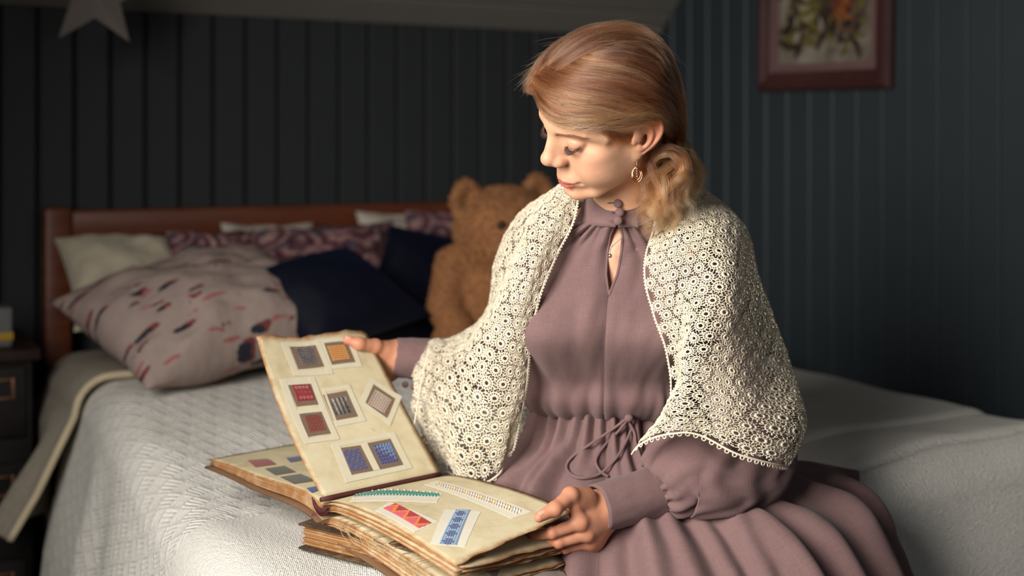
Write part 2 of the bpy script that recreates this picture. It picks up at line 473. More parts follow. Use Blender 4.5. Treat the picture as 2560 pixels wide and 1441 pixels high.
prof = [(0, 0), (0, .016), (.006, .026), (.02, .03), (.034, .022), (.046, .02), (.052, .012), (.052, 0)]
m = MB(); hw, hh = pw / 2, pic_h / 2; v = []; f = []
for sx, sz in ((-1, -1), (1, -1), (1, 1), (-1, 1)):
    for d, y in prof: v.append(PM @ Vector((sx * (hw - d), y, sz * (hh - d))))
n = len(prof)
for i in range(4):
    for j in range(n - 1): f.append((i * n + j, ((i + 1) % 4) * n + j, ((i + 1) % 4) * n + j + 1, i * n + j + 1))
m.add(v, f); m.build('frame', frame_mat, pic, False)
m = MB(); iw, ih = hw - .05, hh - .05; kw = .024; a = []
for d in (0, kw):
    for sx, sz in ((-1, -1), (1, -1), (1, 1), (-1, 1)): a.append(PM @ Vector((sx * (iw - d), .012 - d * .1, sz * (ih - d))))
m.add(a, [(i, (i + 1) % 4, 4 + (i + 1) % 4, 4 + i) for i in range(4)]); m.build('mount', mat_board, pic, False)
m = MB(); m.add([PM @ Vector((sx * (iw - kw), .008, sz * (ih - kw))) for sx, sz in ((-1, -1), (1, -1), (1, 1), (-1, 1))], [(0, 1, 2, 3)])
painting = m.build('painting', paper_mat.m, pic, False)
# brush strokes: leaves, stems and lily petals laid on as thick paint
strokes = [simple_mat('stroke_%d' % i, c_, .6, bump=.1) for i, c_ in enumerate((rgb(56, 44, 28), rgb(104, 92, 44), rgb(112, 56, 28), rgb(150, 80, 40), rgb(34, 26, 22), rgb(150, 138, 108), rgb(84, 60, 52)))]
def stroke(mb, x, z, ang, ln, wd, mi, bend=.2, y=.009):
    v = []; n = 7
    for i in range(n):
        u = i / (n - 1); w = wd * math.sin(math.pi * (u * .9 + .06)) ** .8; a = ang + bend * (u - .5) * 2
        cx_, cz_ = x + ln * u * math.cos(a), z + ln * u * math.sin(a)
        for sd in (-1, 0, 1): v.append(PM @ Vector((cx_ - sd * w * math.sin(a), y + (.0015 if sd == 0 else 0), cz_ + sd * w * math.cos(a))))
    f = []
    for i in range(n - 1):
        for j in (0, 1): f.append((i * 3 + j, i * 3 + j + 1, (i + 1) * 3 + j + 1, (i + 1) * 3 + j))
    mb.add(v, f, mi)
m = MB(); r_ = random.Random(3); W2, H2 = iw - kw, ih - kw
xs = lambda: r_.uniform(-W2 * .75, W2 * .8)
for i in range(60):
    stroke(m, r_.gauss(.02, .07), r_.uniform(-H2 * .75, H2 * .2), R(r_.uniform(60, 120)), r_.uniform(.06, .18), r_.uniform(.004, .014), r_.choice((0, 4, 4, 0, 6)), .2, .0085)
for i in range(170):
    x = r_.uniform(-W2 * .8, W2 * .7); z = r_.uniform(-H2 * .8, H2 * .3)
    stroke(m, x, z, R(r_.uniform(0, 360)), r_.uniform(.03, .09), r_.uniform(.006, .014), r_.choice((0, 1, 1, 6, 4, 0)), r_.uniform(-.5, .5), .0095)
for fx, fz in ((.07, -.10), (-.01, .0), (-.1, .12), (.12, .16)):
    for i in range(7): stroke(m, fx, fz, R(i * 51 + 200), r_.uniform(.035, .065), r_.uniform(.008, .015), r_.choice((2, 3, 2)), .3, .0105)
for i in range(14): stroke(m, -W2 * .55 + r_.uniform(-.03, .06), r_.uniform(-H2 * .55, 0), R(r_.uniform(-30, 70)), r_.uniform(.03, .06), .01, r_.choice((1, 5, 1)), .4, .011)
# keep every stroke on the sheet
cl = []
PMi = PM.inverted()
for q in m.v:
    l_ = PMi @ Vector(q); l_.x = max(-W2 + .003, min(W2 - .003, l_.x)); l_.z = max(-H2 + .003, min(H2 - .003, l_.z)); cl.append(tuple(PM @ l_))
m.v = cl; so = m.build('brush_strokes', strokes, painting, False); so.parent = painting
# ================================================================ the bed
BW, BL, BZ = 1.66, 1.81, 0.575          # width along the plank wall, length into the room, top of the bedspread
bed_wood = wood_mat('bed_wood', rgb(90, 44, 25), rgb(128, 68, 39), .4, (2, 2, 14), 2.5)
bed = tag(empty('bed', W(BW / 2, 1.0, 0)), 'wooden bed with an orange brown headboard rail against the dark plank wall', 'bed')
HB_S = 0.10
def bed_part(name, t0, t1, s0, s1, z0, z1, mat, bevel=.006):
    m = MB(); wbox(m, t0, t1, s0, s1, z0, z1, bevel); return keep(m.build(name, mat, None, True), bed)
HT0 = -0.012
bed_part('post', HT0, HT0 + .066, HB_S - .035, HB_S + .025, 0, 1.027, bed_wood, .008)
bed_part('post', BW - .02, BW + .046, HB_S - .035, HB_S + .025, 0, 1.027, bed_wood, .008)
bed_part('top_rail', HT0 + .066, BW - .02, HB_S - .028, HB_S + .016, .948, 1.018, bed_wood, .008)
bed_part('lower_rail', HT0 + .066, BW - .02, HB_S - .02, HB_S + .010, .50, .57, bed_wood)
bed_part('side_rail', 0.02, 0.05, HB_S, BL - .05, .22, .36, bed_wood); bed_part('side_rail', BW - .05, BW - .02, HB_S, BL - .05, .22, .36, bed_wood)
bed_part('foot_leg', .04, .10, BL - .16, BL - .10, 0, .30, bed_wood); bed_part('foot_leg', BW - .1, BW - .04, BL - .16, BL - .10, 0, .30, bed_wood)
bed_part('mattress', 0.04, BW - .04, HB_S + .03, BL - .05, .30, BZ - .035, simple_mat('mattress', rgb(190, 184, 172), .9, bump=.1), .05)

def bed_rise(t, s):
    """the bedding is plumper towards the pillows and the wall than where the woman sits"""
    sm = lambda x: np.clip(x, 0, 1) ** 2 * (3 - 2 * np.clip(x, 0, 1))
    return .088 * np.maximum(sm((1.35 - s) / .65), .66 * sm((t - .75) / .55))
def drape_sheet(t0, t1, s0, s1, zt, drop, over, nt, ns, flare=0.02, left=True, foot=True, right=False, rad=.075, wav=.012, seed=0.0):
    """a cloth over the bed top: flat over the top, rounded over the left edge (t<=0) and over the foot (s>=BL)"""
    tt = np.linspace(t0 - (drop if left else 0), t1, nt); ss = np.linspace(s0, s1 + (drop if foot else 0), ns)
    T, S = np.meshgrid(tt, ss, indexing='ij')
    def fold(x, edge, sgn):
        """arc-length x beyond edge -> (horizontal, down)"""
        d = np.maximum(0, (x - edge) * sgn + rad); a = np.minimum(d / rad, 1.57); rest = np.maximum(0, d - rad * 1.57)
        h = np.where(d > 0, edge + sgn * (-rad + rad * np.sin(a) + rest * flare), x); return h, rad * (1 - np.cos(a)) + rest * (1 - flare * .5), rest
    t_, dt, rt = fold(T, over, -1) if left else (T, 0 * T, 0 * T)
    s_, ds, rs = fold(S, BL, 1) if foot else (S, 0 * S, 0 * S)
    if right:
        t2, dr_, rr_ = fold(t_, BW, 1); t_ = np.where(T > BW / 2, t2, t_); dt = np.where(T > BW / 2, dr_, dt)
    z = zt - np.maximum(dt, ds) - .25 * np.minimum(dt, ds) + bed_rise(np.clip(t_, 0, BW), s_)
    # soft unevenness on top, hanging folds on the sides, two overlapped seams towards the foot
    if right:
        for s0_, am in ((1.575, .008), (1.745, .007)):
            sw = S - s0_ - .012 * vnoise(np.stack([T * 3, T * 0 + s0_, T * 0], -1)); k_ = np.clip((T - .72) / .25, 0, 1)
            z = z + k_ * am * (np.exp(-np.clip(-sw, 0, 9) / .09) * (sw < 0) - 1.1 * np.exp(-(sw / .010) ** 2))
    p = np.stack([T * 2.2, S * 2.2, T * 0 + seed], -1); z = z + .010 * fbm(p, 2) + .004 * fbm(p * 3.1, 2)
    fo = wav * np.sin(S * 17 + 3 * vnoise(np.stack([S * 3, T * 0 + seed, T], -1))) * np.clip(rt / .2, 0, 1); t_ = t_ - fo - .02 * np.clip(rt / .3, 0, 1)
    fo2 = wav * np.sin(T * 15 + 3 * vnoise(np.stack([T * 3, S * 0 + seed, S], -1))) * np.clip(rs / .2, 0, 1); s_ = s_ + fo2
    if left:      # held straight where the nightstand stands
        k_ = np.clip((s_ - .43) / .09, 0, 1); t_ = np.maximum(t_, -.028 if right else -.048) * (1 - k_) + t_ * k_
    X = WP[0] + t_ * WT[0] + s_ * WN[0]; Y = WP[1] + t_ * WT[1] + s_ * WN[1]
    return np.stack([X, Y, z], -1), np.stack([T, S], -1)

# knitted basket-weave bedspread: blocks of ribs that alternate in direction
kn = NT('knit_spread'); uv = kn.coord('UV'); x, y, _ = kn.sep(uv)
def basket(m, u, v, size, ribs):
    a = m.math('FLOOR', m.math('DIVIDE', u, size)); b = m.math('FLOOR', m.math('DIVIDE', v, size))
    chk = m.math('MODULO', m.math('ADD', a, b), 2.0); chk = m.math('ABSOLUTE', chk)
    w = 2 * math.pi * ribs / size
    r1 = m.math('SINE', m.math('MULTIPLY', u, w)); r2 = m.math('SINE', m.math('MULTIPLY', v, w))
    h = m.math('ADD', m.math('MULTIPLY', r1, chk), m.math('MULTIPLY', r2, m.math('SUBTRACT', 1.0, chk)))
    fu = m.math('PINGPONG', u, size / 2); 
    eu = m.math('ABSOLUTE', m.math('SUBTRACT', m.math('FRACT', m.math('DIVIDE', u, size)), .5)); ev = m.math('ABSOLUTE', m.math('SUBTRACT', m.math('FRACT', m.math('DIVIDE', v, size)), .5))
    e = m.math('MAXIMUM', eu, ev); dome = m.math('SUBTRACT', 1.0, m.math('POWER', m.math('MULTIPLY', e, 2.0), 3.0))
    return m.math('MULTIPLY_ADD', h, .36, m.math('MULTIPLY', dome, .6))
warp = kn.noise(uv, 6, 2, col=True); wv = kn.n('ShaderNodeVectorMath', op='MULTIPLY_ADD'); kn.put(wv.inputs[0], warp); wv.inputs[1].default_value = (.012, .012, 0); kn.put(wv.inputs[2], uv)
wx, wy, _ = kn.sep(kn.mapping(wv.outputs[0], rot=(0, 0, .5)))
bas = basket(kn, wx, wy, .034, 4.0)
stitch = kn.voronoi(kn.mapping(wv.outputs[0], scale=(1, 1.5, 1)), 240, out='Distance')
rib = kn.math('SINE', kn.math('MULTIPLY', wx, 2 * math.pi / .0048)); rib2 = kn.math('SINE', kn.math('MULTIPLY', wy, 2 * math.pi / .0036))
plain = kn.math('MULTIPLY_ADD', kn.math('MULTIPLY', rib, rib2), .16, kn.math('MULTIPLY', kn.noise(kn.mapping(uv, scale=(1, .6, 1)), 230, 4, .65), .8))
# the plain border of the spread: towards the foot
d1 = kn.math('ADD', kn.math('MULTIPLY', y, 1.0), kn.math('MULTIPLY', kn.noise(uv, 2.5, 1), .04))
sel = kn.math('GREATER_THAN', d1, 1.42)
hgt = kn.mix(sel, bas, plain)
band = kn.math('SINE', kn.math('MULTIPLY', y, 2 * math.pi / .085)); band = kn.math('MULTIPLY', kn.math('GREATER_THAN', band, .93), sel)
hh = kn.math('SUBTRACT', kn.math('MULTIPLY_ADD', stitch, -.5, hgt), kn.math('MULTIPLY', band, .9))
kn.set(Base_Color=kn.mix(kn.math('MULTIPLY', hgt, .8, clamp=True), rgb(228, 223, 213), rgb(243, 240, 233)), Roughness=.95)
kn.b.inputs['Sheen Weight'].default_value = .15
kn.bump(hh, .85, .005)
G, UVs = drape_sheet(0, BW + .16, HB_S + .1, BL, BZ, .44, .0, 180, 300, flare=.10, right=True, wav=.015, seed=1.3)
v, f = thicken(G[:, ::-1], .012)
spread = mesh_obj('bedspread', v, f, kn.m); uvs = UVs[:, ::-1].reshape(-1, 2); set_uv(spread, np.concatenate([uvs, uvs]))
tag(spread, 'off white knitted bedspread with basket weave covering the whole bed', 'bedspread')

# cream blanket layer that hangs over the left side near the pillows
bl = NT('blanket_cloth'); c = bl.coord('UV')
n = bl.noise(bl.mapping(c, scale=(1, 1, 1)), 40, 3); wvv = bl.wave(c, 60, .4, 2, 'X')
bl.set(Base_Color=bl.mix(n, rgb(150, 140, 126), rgb(184, 174, 158)), Roughness=.95); bl.bump(bl.math('ADD', wvv, n), .3, .003)
G, UVs = drape_sheet(0, .42, HB_S + .13, .62, BZ + .016, .37, -.02, 90, 50, flare=.42, foot=False, wav=.020, seed=4.1)
# the corner furthest into the room hangs lowest and flares
v, f = thicken(G[:, ::-1], .012)
blanket = mesh_obj('blanket', v, f, bl.m); uvs = UVs[:, ::-1].reshape(-1, 2); set_uv(blanket, np.concatenate([uvs, uvs]))
tag(blanket, 'cream blanket with a piped edge hanging over the left side of the bed', 'blanket')
edge = G[:, -1] + np.array([0, 0, .004]); m = MB(); m.tube(edge[::2], .008, 8); pip = m.build('piping', simple_mat('piping', rgb(206, 190, 158), .9, bump=.1)); keep(pip, blanket)

# ---------------------------------------------------------------- pillows
def pillow(name, label, center, uvec, vvec, thick, mat, cat='pillow', group=None, sharp=.12, seed=0.0, n=46, wr=.012, sag=0.0):
    """closed pillow: centre, half-width vector, half-height vector, thickness"""
    c, u_, v_ = (np.asarray(q, float) for q in (center, uvec, vvec)); nn = np.cross(u_, v_); nn /= np.linalg.norm(nn)
    a = np.linspace(-1, 1, n); A, B = np.meshgrid(a, a, indexing='ij')
    prof = np.clip((1 - np.abs(A) ** 2.2) * (1 - np.abs(B) ** 2.2), 0, 1) ** .55
    pin = 1 - sharp * (1 - np.abs(B) ** 2) * np.abs(A) ** 3; pinv = 1 - sharp * (1 - np.abs(A) ** 2) * np.abs(B) ** 3
    base = c + (A * pin)[..., None] * u_ + (B * pinv)[..., None] * v_
    base[..., 2] -= sag * (1 - np.abs(A) ** 2) * np.clip(B, 0, 1) ** 2
    q = np.stack([A * 2 + seed, B * 2, A * 0 + seed], -1)
    rad_ = np.sqrt((A) ** 2 + (B) ** 2)
    w = wr * (fbm(q, 3) + .8 * np.sin(np.arctan2(B, A) * 8 + seed + 2 * vnoise(q)) * np.clip(rad_ - .45, 0, .6)) * np.clip(prof * 2, 0, 1)
    top = base + ((prof * thick / 2) + w)[..., None] * nn; bot = base - ((prof * thick / 2) + w * .5)[..., None] * nn
    v = np.concatenate([top.reshape(-1, 3), bot.reshape(-1, 3)]); F = grid_faces(n, n); o = n * n
    vv, idx = np.unique(np.round(v, 6), axis=0, return_inverse=True)
    f = np.concatenate([F, F[:, ::-1] + o]); f = idx.reshape(-1)[f]
    f = f[[len(set(r)) == 4 for r in f.tolist()]]
    ob = mesh_obj(name, vv, f, mat)
    uvv = np.concatenate([np.stack([A, B], -1).reshape(-1, 2)] * 2); uvn = np.zeros((len(vv), 2)); uvn[idx.reshape(-1)] = uvv; set_uv(ob, uvn)
    return tag(ob, label, cat, group)
def edges(m, base): pass
cream = simple_mat('pillow_cream', rgb(196, 184, 160), .9, var=.06, bump=.25, bscale=30, bdist=.01, sheen=.2)
whitep = simple_mat('pillow_white', rgb(200, 188, 174), .9, var=.06, bump=.2, bscale=30, bdist=.01)
navy = NT('navy_velvet'); cc = navy.coord(); navy.set(Base_Color=navy.mix(navy.noise(cc, 60, 3), rgb(8, 11, 23), rgb(10, 14, 29)), Roughness=.7); navy.b.inputs['Specular IOR Level'].default_value = .15
navy.b.inputs['Sheen Weight'].default_value = .12; navy.b.inputs['Sheen Tint'].default_value = (*rgb(60, 80, 140), 1); navy.bump(navy.noise(cc, 300, 2), .2, .002); navy = navy.m
# cream print with dark winged marks and dusty red shading
bp = NT('bird_print'); uv = bp.coord('UV')
wob = bp.noise(uv, 2.2, 2, col=True); vm = bp.n('ShaderNodeVectorMath', op='MULTIPLY_ADD'); bp.put(vm.inputs[0], wob); vm.inputs[1].default_value = (.25, .25, 0); bp.put(vm.inputs[2], uv)
def marks(m, vec, sc, loc, elong, thr, rot):
    q = m.mapping(vec, scale=(sc, sc * elong, 1), rot=(0, 0, rot), loc=loc); d = m.voronoi(q, 1.0, rand=.55); nse = m.noise(vec, 26, 3)
    return m.math('LESS_THAN', m.math('MULTIPLY_ADD', nse, .26, d), thr)
k1 = marks(bp, vm.outputs[0], 2.9, (0, 0, 0), 2.4, .40, .35); k2 = marks(bp, vm.outputs[0], 2.9, (.12, .08, 0), 2.4, .36, .35); k3 = marks(bp, vm.outputs[0], 2.2, (.4, .3, 0), 4.5, .33, -.4)
base = bp.mix(bp.noise(uv, 4, 3), rgb(140, 121, 114), rgb(162, 145, 136))
col = bp.mix(k3, base, rgb(150, 86, 86)); col = bp.mix(k1, col, rgb(112, 52, 50)); col = bp.mix(k2, col, rgb(30, 30, 46))
bp.set(Base_Color=col, Roughness=.9); bp.bump(bp.noise(uv, 7, 3), .25, .02)
fp = NT('floral_print'); uv = fp.coord('UV'); vd = fp.voronoi(uv, 1.7)
rings = fp.math('SINE', fp.math('MULTIPLY_ADD', vd, 22, fp.math('MULTIPLY', fp.noise(uv, 5, 3), 7)))
col = fp.ramp(fp.math('MULTIPLY_ADD', rings, .25, fp.math('MULTIPLY', fp.noise(uv, 7, 4), .9)), [(.2, rgb(74, 40, 50)), (.42, rgb(104, 64, 70)), (.6, rgb(140, 100, 102)), (.8, rgb(168, 138, 130))])
col = fp.mix(fp.math('GREATER_THAN', fp.noise(fp.mapping(uv, loc=(5, 3, 0)), 5, 3), .6), col, rgb(70, 74, 86))
fp.set(Base_Color=col, Roughness=.9)

def quad_pillow(name, label, c0, c1, c2, c3, thick, mat, **kw):
    """corners given in order: lower left, lower right, upper right, upper left (world points)"""
    c0, c1, c2, c3 = map(np.asarray, (c0, c1, c2, c3)); ce = (c0 + c1 + c2 + c3) / 4
    return pillow(name, label, ce, ((c1 - c0) + (c2 - c3)) / 4, ((c3 - c0) + (c2 - c1)) / 4, thick, mat, **kw)
PW_ = lambda *a: PS(*a)
quad_pillow('pillow', 'plain cream pillow behind the printed pillow at the left headboard post', PW_(175, 830, .46), PW_(520, 820, .46), PW_(432, 592, .22), PW_(140, 596, .22), .15, cream, seed=1.0)
quad_pillow('pillow', 'plain white pillow standing against the middle of the headboard', PW_(560, 800, .36), PW_(800, 800, .36), PW_(790, 548, .18), PW_(545, 560, .18), .10, whitep, seed=2.2)
quad_pillow('pillow', 'plain white pillow behind the teddy bear, against the headboard', PW_(900, 800, .36), PW_(1260, 800, .36), PW_(1260, 512, .18), PW_(875, 536, .18), .12, whitep, seed=7.7)
quad_pillow('cushion', 'purple floral cushion between the cream pillow and the printed pillow', PW_(430, 800, .50), PW_(690, 800, .50), PW_(660, 572, .30), PW_(410, 580, .30), .10, fp.m, cat='cushion', seed=3.1)
quad_pillow('cushion', 'purple floral cushion behind the pointed navy cushion', PW_(640, 830, .56), PW_(990, 780, .56), PW_(1000, 556, .33), PW_(610, 568, .33), .11, fp.m, cat='cushion', seed=9.1)
quad_pillow('cushion', 'purple floral cushion at the far end, partly behind the teddy bear', PW_(1000, 800, .42), PW_(1270, 790, .42), PW_(1290, 505, .24), PW_(1000, 530, .24), .10, fp.m, cat='cushion', seed=5.4)
quad_pillow('pillow', 'large pale pillow printed with dark and red birds, front left', PW_(390, 925, .84), PW_(880, 850, .80), PW_(655, 580, .44), PW_(95, 800, .54), .22, bp.m, seed=4.2, wr=.018, sharp=.08)
quad_pillow('cushion', 'navy velvet cushion standing upright beside the teddy bear', PW_(880, 850, .66), PW_(1110, 870, .66), PW_(1200, 610, .50), PW_(975, 555, .50), .12, navy, cat='cushion', seed=6.0, sharp=.06, wr=.004)
quad_pillow('cushion', 'navy velvet cushion with its corner up, leaning in front of the floral cushion', PW_(770, 875, .84), PW_(1100, 800, .80), PW_(850, 605, .60), PW_(585, 708, .68), .15, navy, cat='cushion', seed=8.0, sharp=.10, wr=.004)

# ---------------------------------------------------------------- nightstand
nsd = wood_mat('nightstand_wood', rgb(20, 17, 18), rgb(34, 28, 28), .5)
ns = tag(empty('nightstand', W(-.32, .32, 0)), 'dark wooden nightstand with a square metal pull beside the bed', 'nightstand')
m = MB(); wbox(m, -.53, -.075, .06, .40, .05, .70, .006); keep(m.build('body', nsd), ns)
m = MB(); wbox(m, -.55, -.06, .05, .42, .70, .728, .005); keep(m.build('top', wood_mat('nightstand_top', rgb(32, 20, 20), rgb(52, 32, 30), .4)), ns)
brass = simple_mat('brass', rgb(150, 110, 88), .4, .8, bump=0)
for z in (.10, .315, .53):
    m = MB(); wbox(m, -.515, -.09, .395, .412, z, z + .16, .005); d = keep(m.build('drawer', nsd), ns)
    for tc in (-.145, -.46):
        m = MB(); zc = z + .112
        for a in ((tc - .03, tc - .022, zc - .024, zc + .024), (tc + .022, tc + .03, zc - .024, zc + .024), (tc - .022, tc + .022, zc + .017, zc + .024), (tc - .022, tc + .022, zc - .024, zc - .017)): wbox(m, a[0], a[1], .412, .420, a[2], a[3], .002)
        pull = m.build('pull', brass); pull.parent = d
for a in ((-.51, .08), (-.10, .08), (-.51, .38), (-.10, .38)):
    m = MB(); wbox(m, a[0] - .02, a[0] + .02, a[1] - .02, a[1] + .02, 0, .055); keep(m.build('leg', nsd), ns)
# small carton with a yellow stripe on the nightstand
ct = [simple_mat('carton', rgb(120, 118, 122), .6, bump=.03), simple_mat('carton_yellow', rgb(196, 156, 44), .6, bump=.03)]
cb = tag(empty('small_box', W(-.16, .33, .728)), 'small grey carton with a yellow stripe on the nightstand', 'box')
m = MB(); wbox(m, -.23, -.115, .28, .37, .728, .815, .004); keep(m.build('carton', ct[0]), cb)
m = MB(); wbox(m, -.232, -.113, .278, .372, .742, .760, .001); keep(m.build('stripe', ct[1]), cb)
# ================================================================ the woman: head
# local head frame in centimetres: x to her left, y forward, z up, origin between the eyes' height and the ears
HY_, HP_, HR_ = R(67.5), R(23.8), R(26.4)
HS = 1.066 / 100
HT = np.array([0.1410, 1.85, CAMZ + 0.0550])
def head_matrix():
    c, s = math.cos(HR_), math.sin(HR_); A = np.array([[c, 0, s], [0, 1, 0], [-s, 0, c]])
    c, s = math.cos(HP_), math.sin(HP_); B = np.array([[1, 0, 0], [0, c, s], [0, -s, c]])
    c, s = math.cos(HY_), math.sin(HY_); C = np.array([[c, -s, 0], [-s, -c, 0], [0, 0, 1]])
    return C @ B @ A
HM = head_matrix() * HS
def H2W(p): return np.asarray(p, float) @ HM.T + HT
HMI = np.linalg.inv(HM)
def W2H(p): return (np.asarray(p, float) - HT) @ HMI.T
NECK_BASE = W2H(np.array([0.162, 2.0, 1.02]))     # pit of the neck, inside the collar

MO = (0, 0.0, .55)      # the mouth sits this much lower than drawn
LID = [(1.6, 8.0, -.6), (2.25, 8.47, -.90), (2.95, 8.62, -.98), (3.65, 8.37, -.78), (4.2, 7.62, -.28)]
def face_sdf(p):
    d = skull_sdf(p); m = (p[:, 1] > 5.2) & (p[:, 2] > -11) & (p[:, 2] < 3.5)
    if m.any(): d[m] = features_sdf(p[m], d[m])
    return d
def skull_sdf(p):
    """head and neck; p in head cm; mirrored in x"""
    q = p.copy(); q[:, 0] = np.abs(q[:, 0])
    E = lambda c, r, M=None: s_ell(q, c, r, M)
    d = E((0, -0.35, 2.5), (6.8, 8.3, 7.5))                                  # skull
    d = smin(d, E((0, 3.4, 3.0), (5.9, 6.1, 5.2)), 1.2)                      # forehead
    d = smin(d, E((0, 2.2, -2.4), (5.9, 6.4, 5.6)), 1.2)                     # middle of the face
    d = smin(d, E((0, 2.8, -6.0), (4.6, 5.2, 4.2)), 1.5)                     # lower face
    d = smin(d, s_chain(q, [(5.2, .2, -3.4), (4.8, .9, -6.3), (2.4, 5.4, -9.3), (0.6, 6.9, -9.7)], [1.3, 1.25, 1.25, 1.3]), 1.5)
    d = smin(d, E((0, 7.0, -9.5), (1.75, 1.55, 1.45)), 1.0)                  # chin
    d = smin(d, E((4.3, 4.9, -2.2), (1.9, 2.1, 1.7)), 1.5)                   # cheekbone
    d = smin(d, E((3.5, 4.7, -5.0), (2.3, 2.9, 2.9)), 1.8)                   # cheek
    d = smin(d, E((4.4, 2.6, -4.6), (1.5, 2.6, 2.6)), 1.8)
    d = smin(d, s_chain(q, [(0.9, 8.75, 1.5), (2.8, 8.4, 1.95), (4.7, 6.9, 1.5), (5.6, 4.6, .4)], [.45, .5, .45, .6]), 1.6)   # brow
    d = smax(d, -E((2.95, 9.9, 0.05), (1.7, 1.5, .95)), .9)                  # socket
    d = smax(d, -E((1.8, 10.1, 0.3), (.4, .8, .6)), .9)
    d = smin(d, np.sqrt(((q - np.array((2.95, 7.22, -0.1), q.dtype)) ** 2).sum(-1)) - 1.38, .45)     # eyeball under the lid
    # neck in the un-mirrored frame
    nb = np.asarray(NECK_BASE, p.dtype)
    neck = s_chain(p, [(0, -2.2, -3.0), tuple(nb * .5 + np.array((0, -1.6, -3.0)) * .5 + np.array((0, -1.0, 0))), tuple(nb), tuple(nb * 1.6 - np.array((0, -1.0, -1.0)))], [4.7, 4.4, 4.7, 6.0])
    d = smin(d, neck, 1.4)
    return d
def features_sdf(p, d):
    q = p.copy(); q[:, 0] = np.abs(q[:, 0]); E = lambda c, r, M=None: s_ell(q, c, r, M)
    # lid margin, lower lid, crease of the upper lid
    lid = LID
    d = smax(d, -s_chain(q, [(a, b + .02, c - .15) for a, b, c in lid], [.03, .05, .05, .05, .03]), .08)
    d = smax(d, -s_chain(q, [(1.7, 8.3, .35), (2.4, 8.65, .72), (3.15, 8.6, .78), (3.95, 8.0, .52), (4.45, 7.4, .15)], [.03, .05, .06, .05, .03]), .28)
    d = smin(d, E((1.45, 7.6, -.7), (.8, .95, 1.3)), .8)
    # nose
    d = smin(d, s_chain(q, [(0, 8.7, 1.3), (0, 9.05, 0.3), (0, 9.85, -1.4), (0, 10.4, -2.7)], [.66, .66, .72, .8]), 1.3)
    d = smin(d, s_chain(q, [(0, 7.9, .8), (0, 8.5, -1.2), (0, 8.9, -3.0)], [.75, 1.0, 1.25]), .9)
    d = smin(d, E((0, 10.55, -3.05), (.95, .95, .86)), .7)                   # tip
    d = smin(d, E((1.1, 9.4, -3.6), (.66, .95, .68)), .65)                # wing
    d = smin(d, s_cone(q, (0, 10.4, -3.75), (0, 9.2, -4.6), .4, .45), .35)   # columella
    d = smax(d, -E((.62, 9.85, -4.35), (.3, .55, .42)), .25)                 # nostril
    d = smax(d, -s_chain(q, [(1.9, 9.1, -3.1), (2.05, 8.75, -4.0)], [.04, .05]), .5)
    # mouth
    q = q + np.array((0, -MO[1], MO[2]), q.dtype)
    d = smin(d, E((0, 6.9, -6.3), (2.7, 2.25, 1.9)), 1.1)
    d = smax(d, -s_chain(q, [(0, 9.75, -5.2), (0, 9.75, -6.0)], [.14, .2]), .4)   # philtrum
    up = [(0, 9.02, -6.70), (.55, 9.07, -6.64), (1.3, 8.72, -6.62), (2.25, 7.85, -6.60)]
    d = smin(d, s_chain(q, up, [.27, .29, .25, .12]), .24)
    lo = [(0, 8.75, -7.44), (.8, 8.68, -7.40), (1.5, 8.25, -7.14), (2.2, 7.75, -6.74)]
    d = smin(d, s_chain(q, lo, [.5, .46, .34, .12]), .25)
    d = smax(d, -s_chain(q, [(0, 9.5, -7.0), (.8, 9.35, -6.97), (1.5, 8.85, -6.82), (2.4, 7.95, -6.64)], [.10, .1, .1, .05]), .12)
    d = smax(d, -E((0, 8.75, -8.35), (1.6, .5, .32)), .7)                    # fold under the lip
    d = smax(d, -E((2.65, 7.9, -6.75), (.16, .35, .25)), .5)                  # corner
    return d

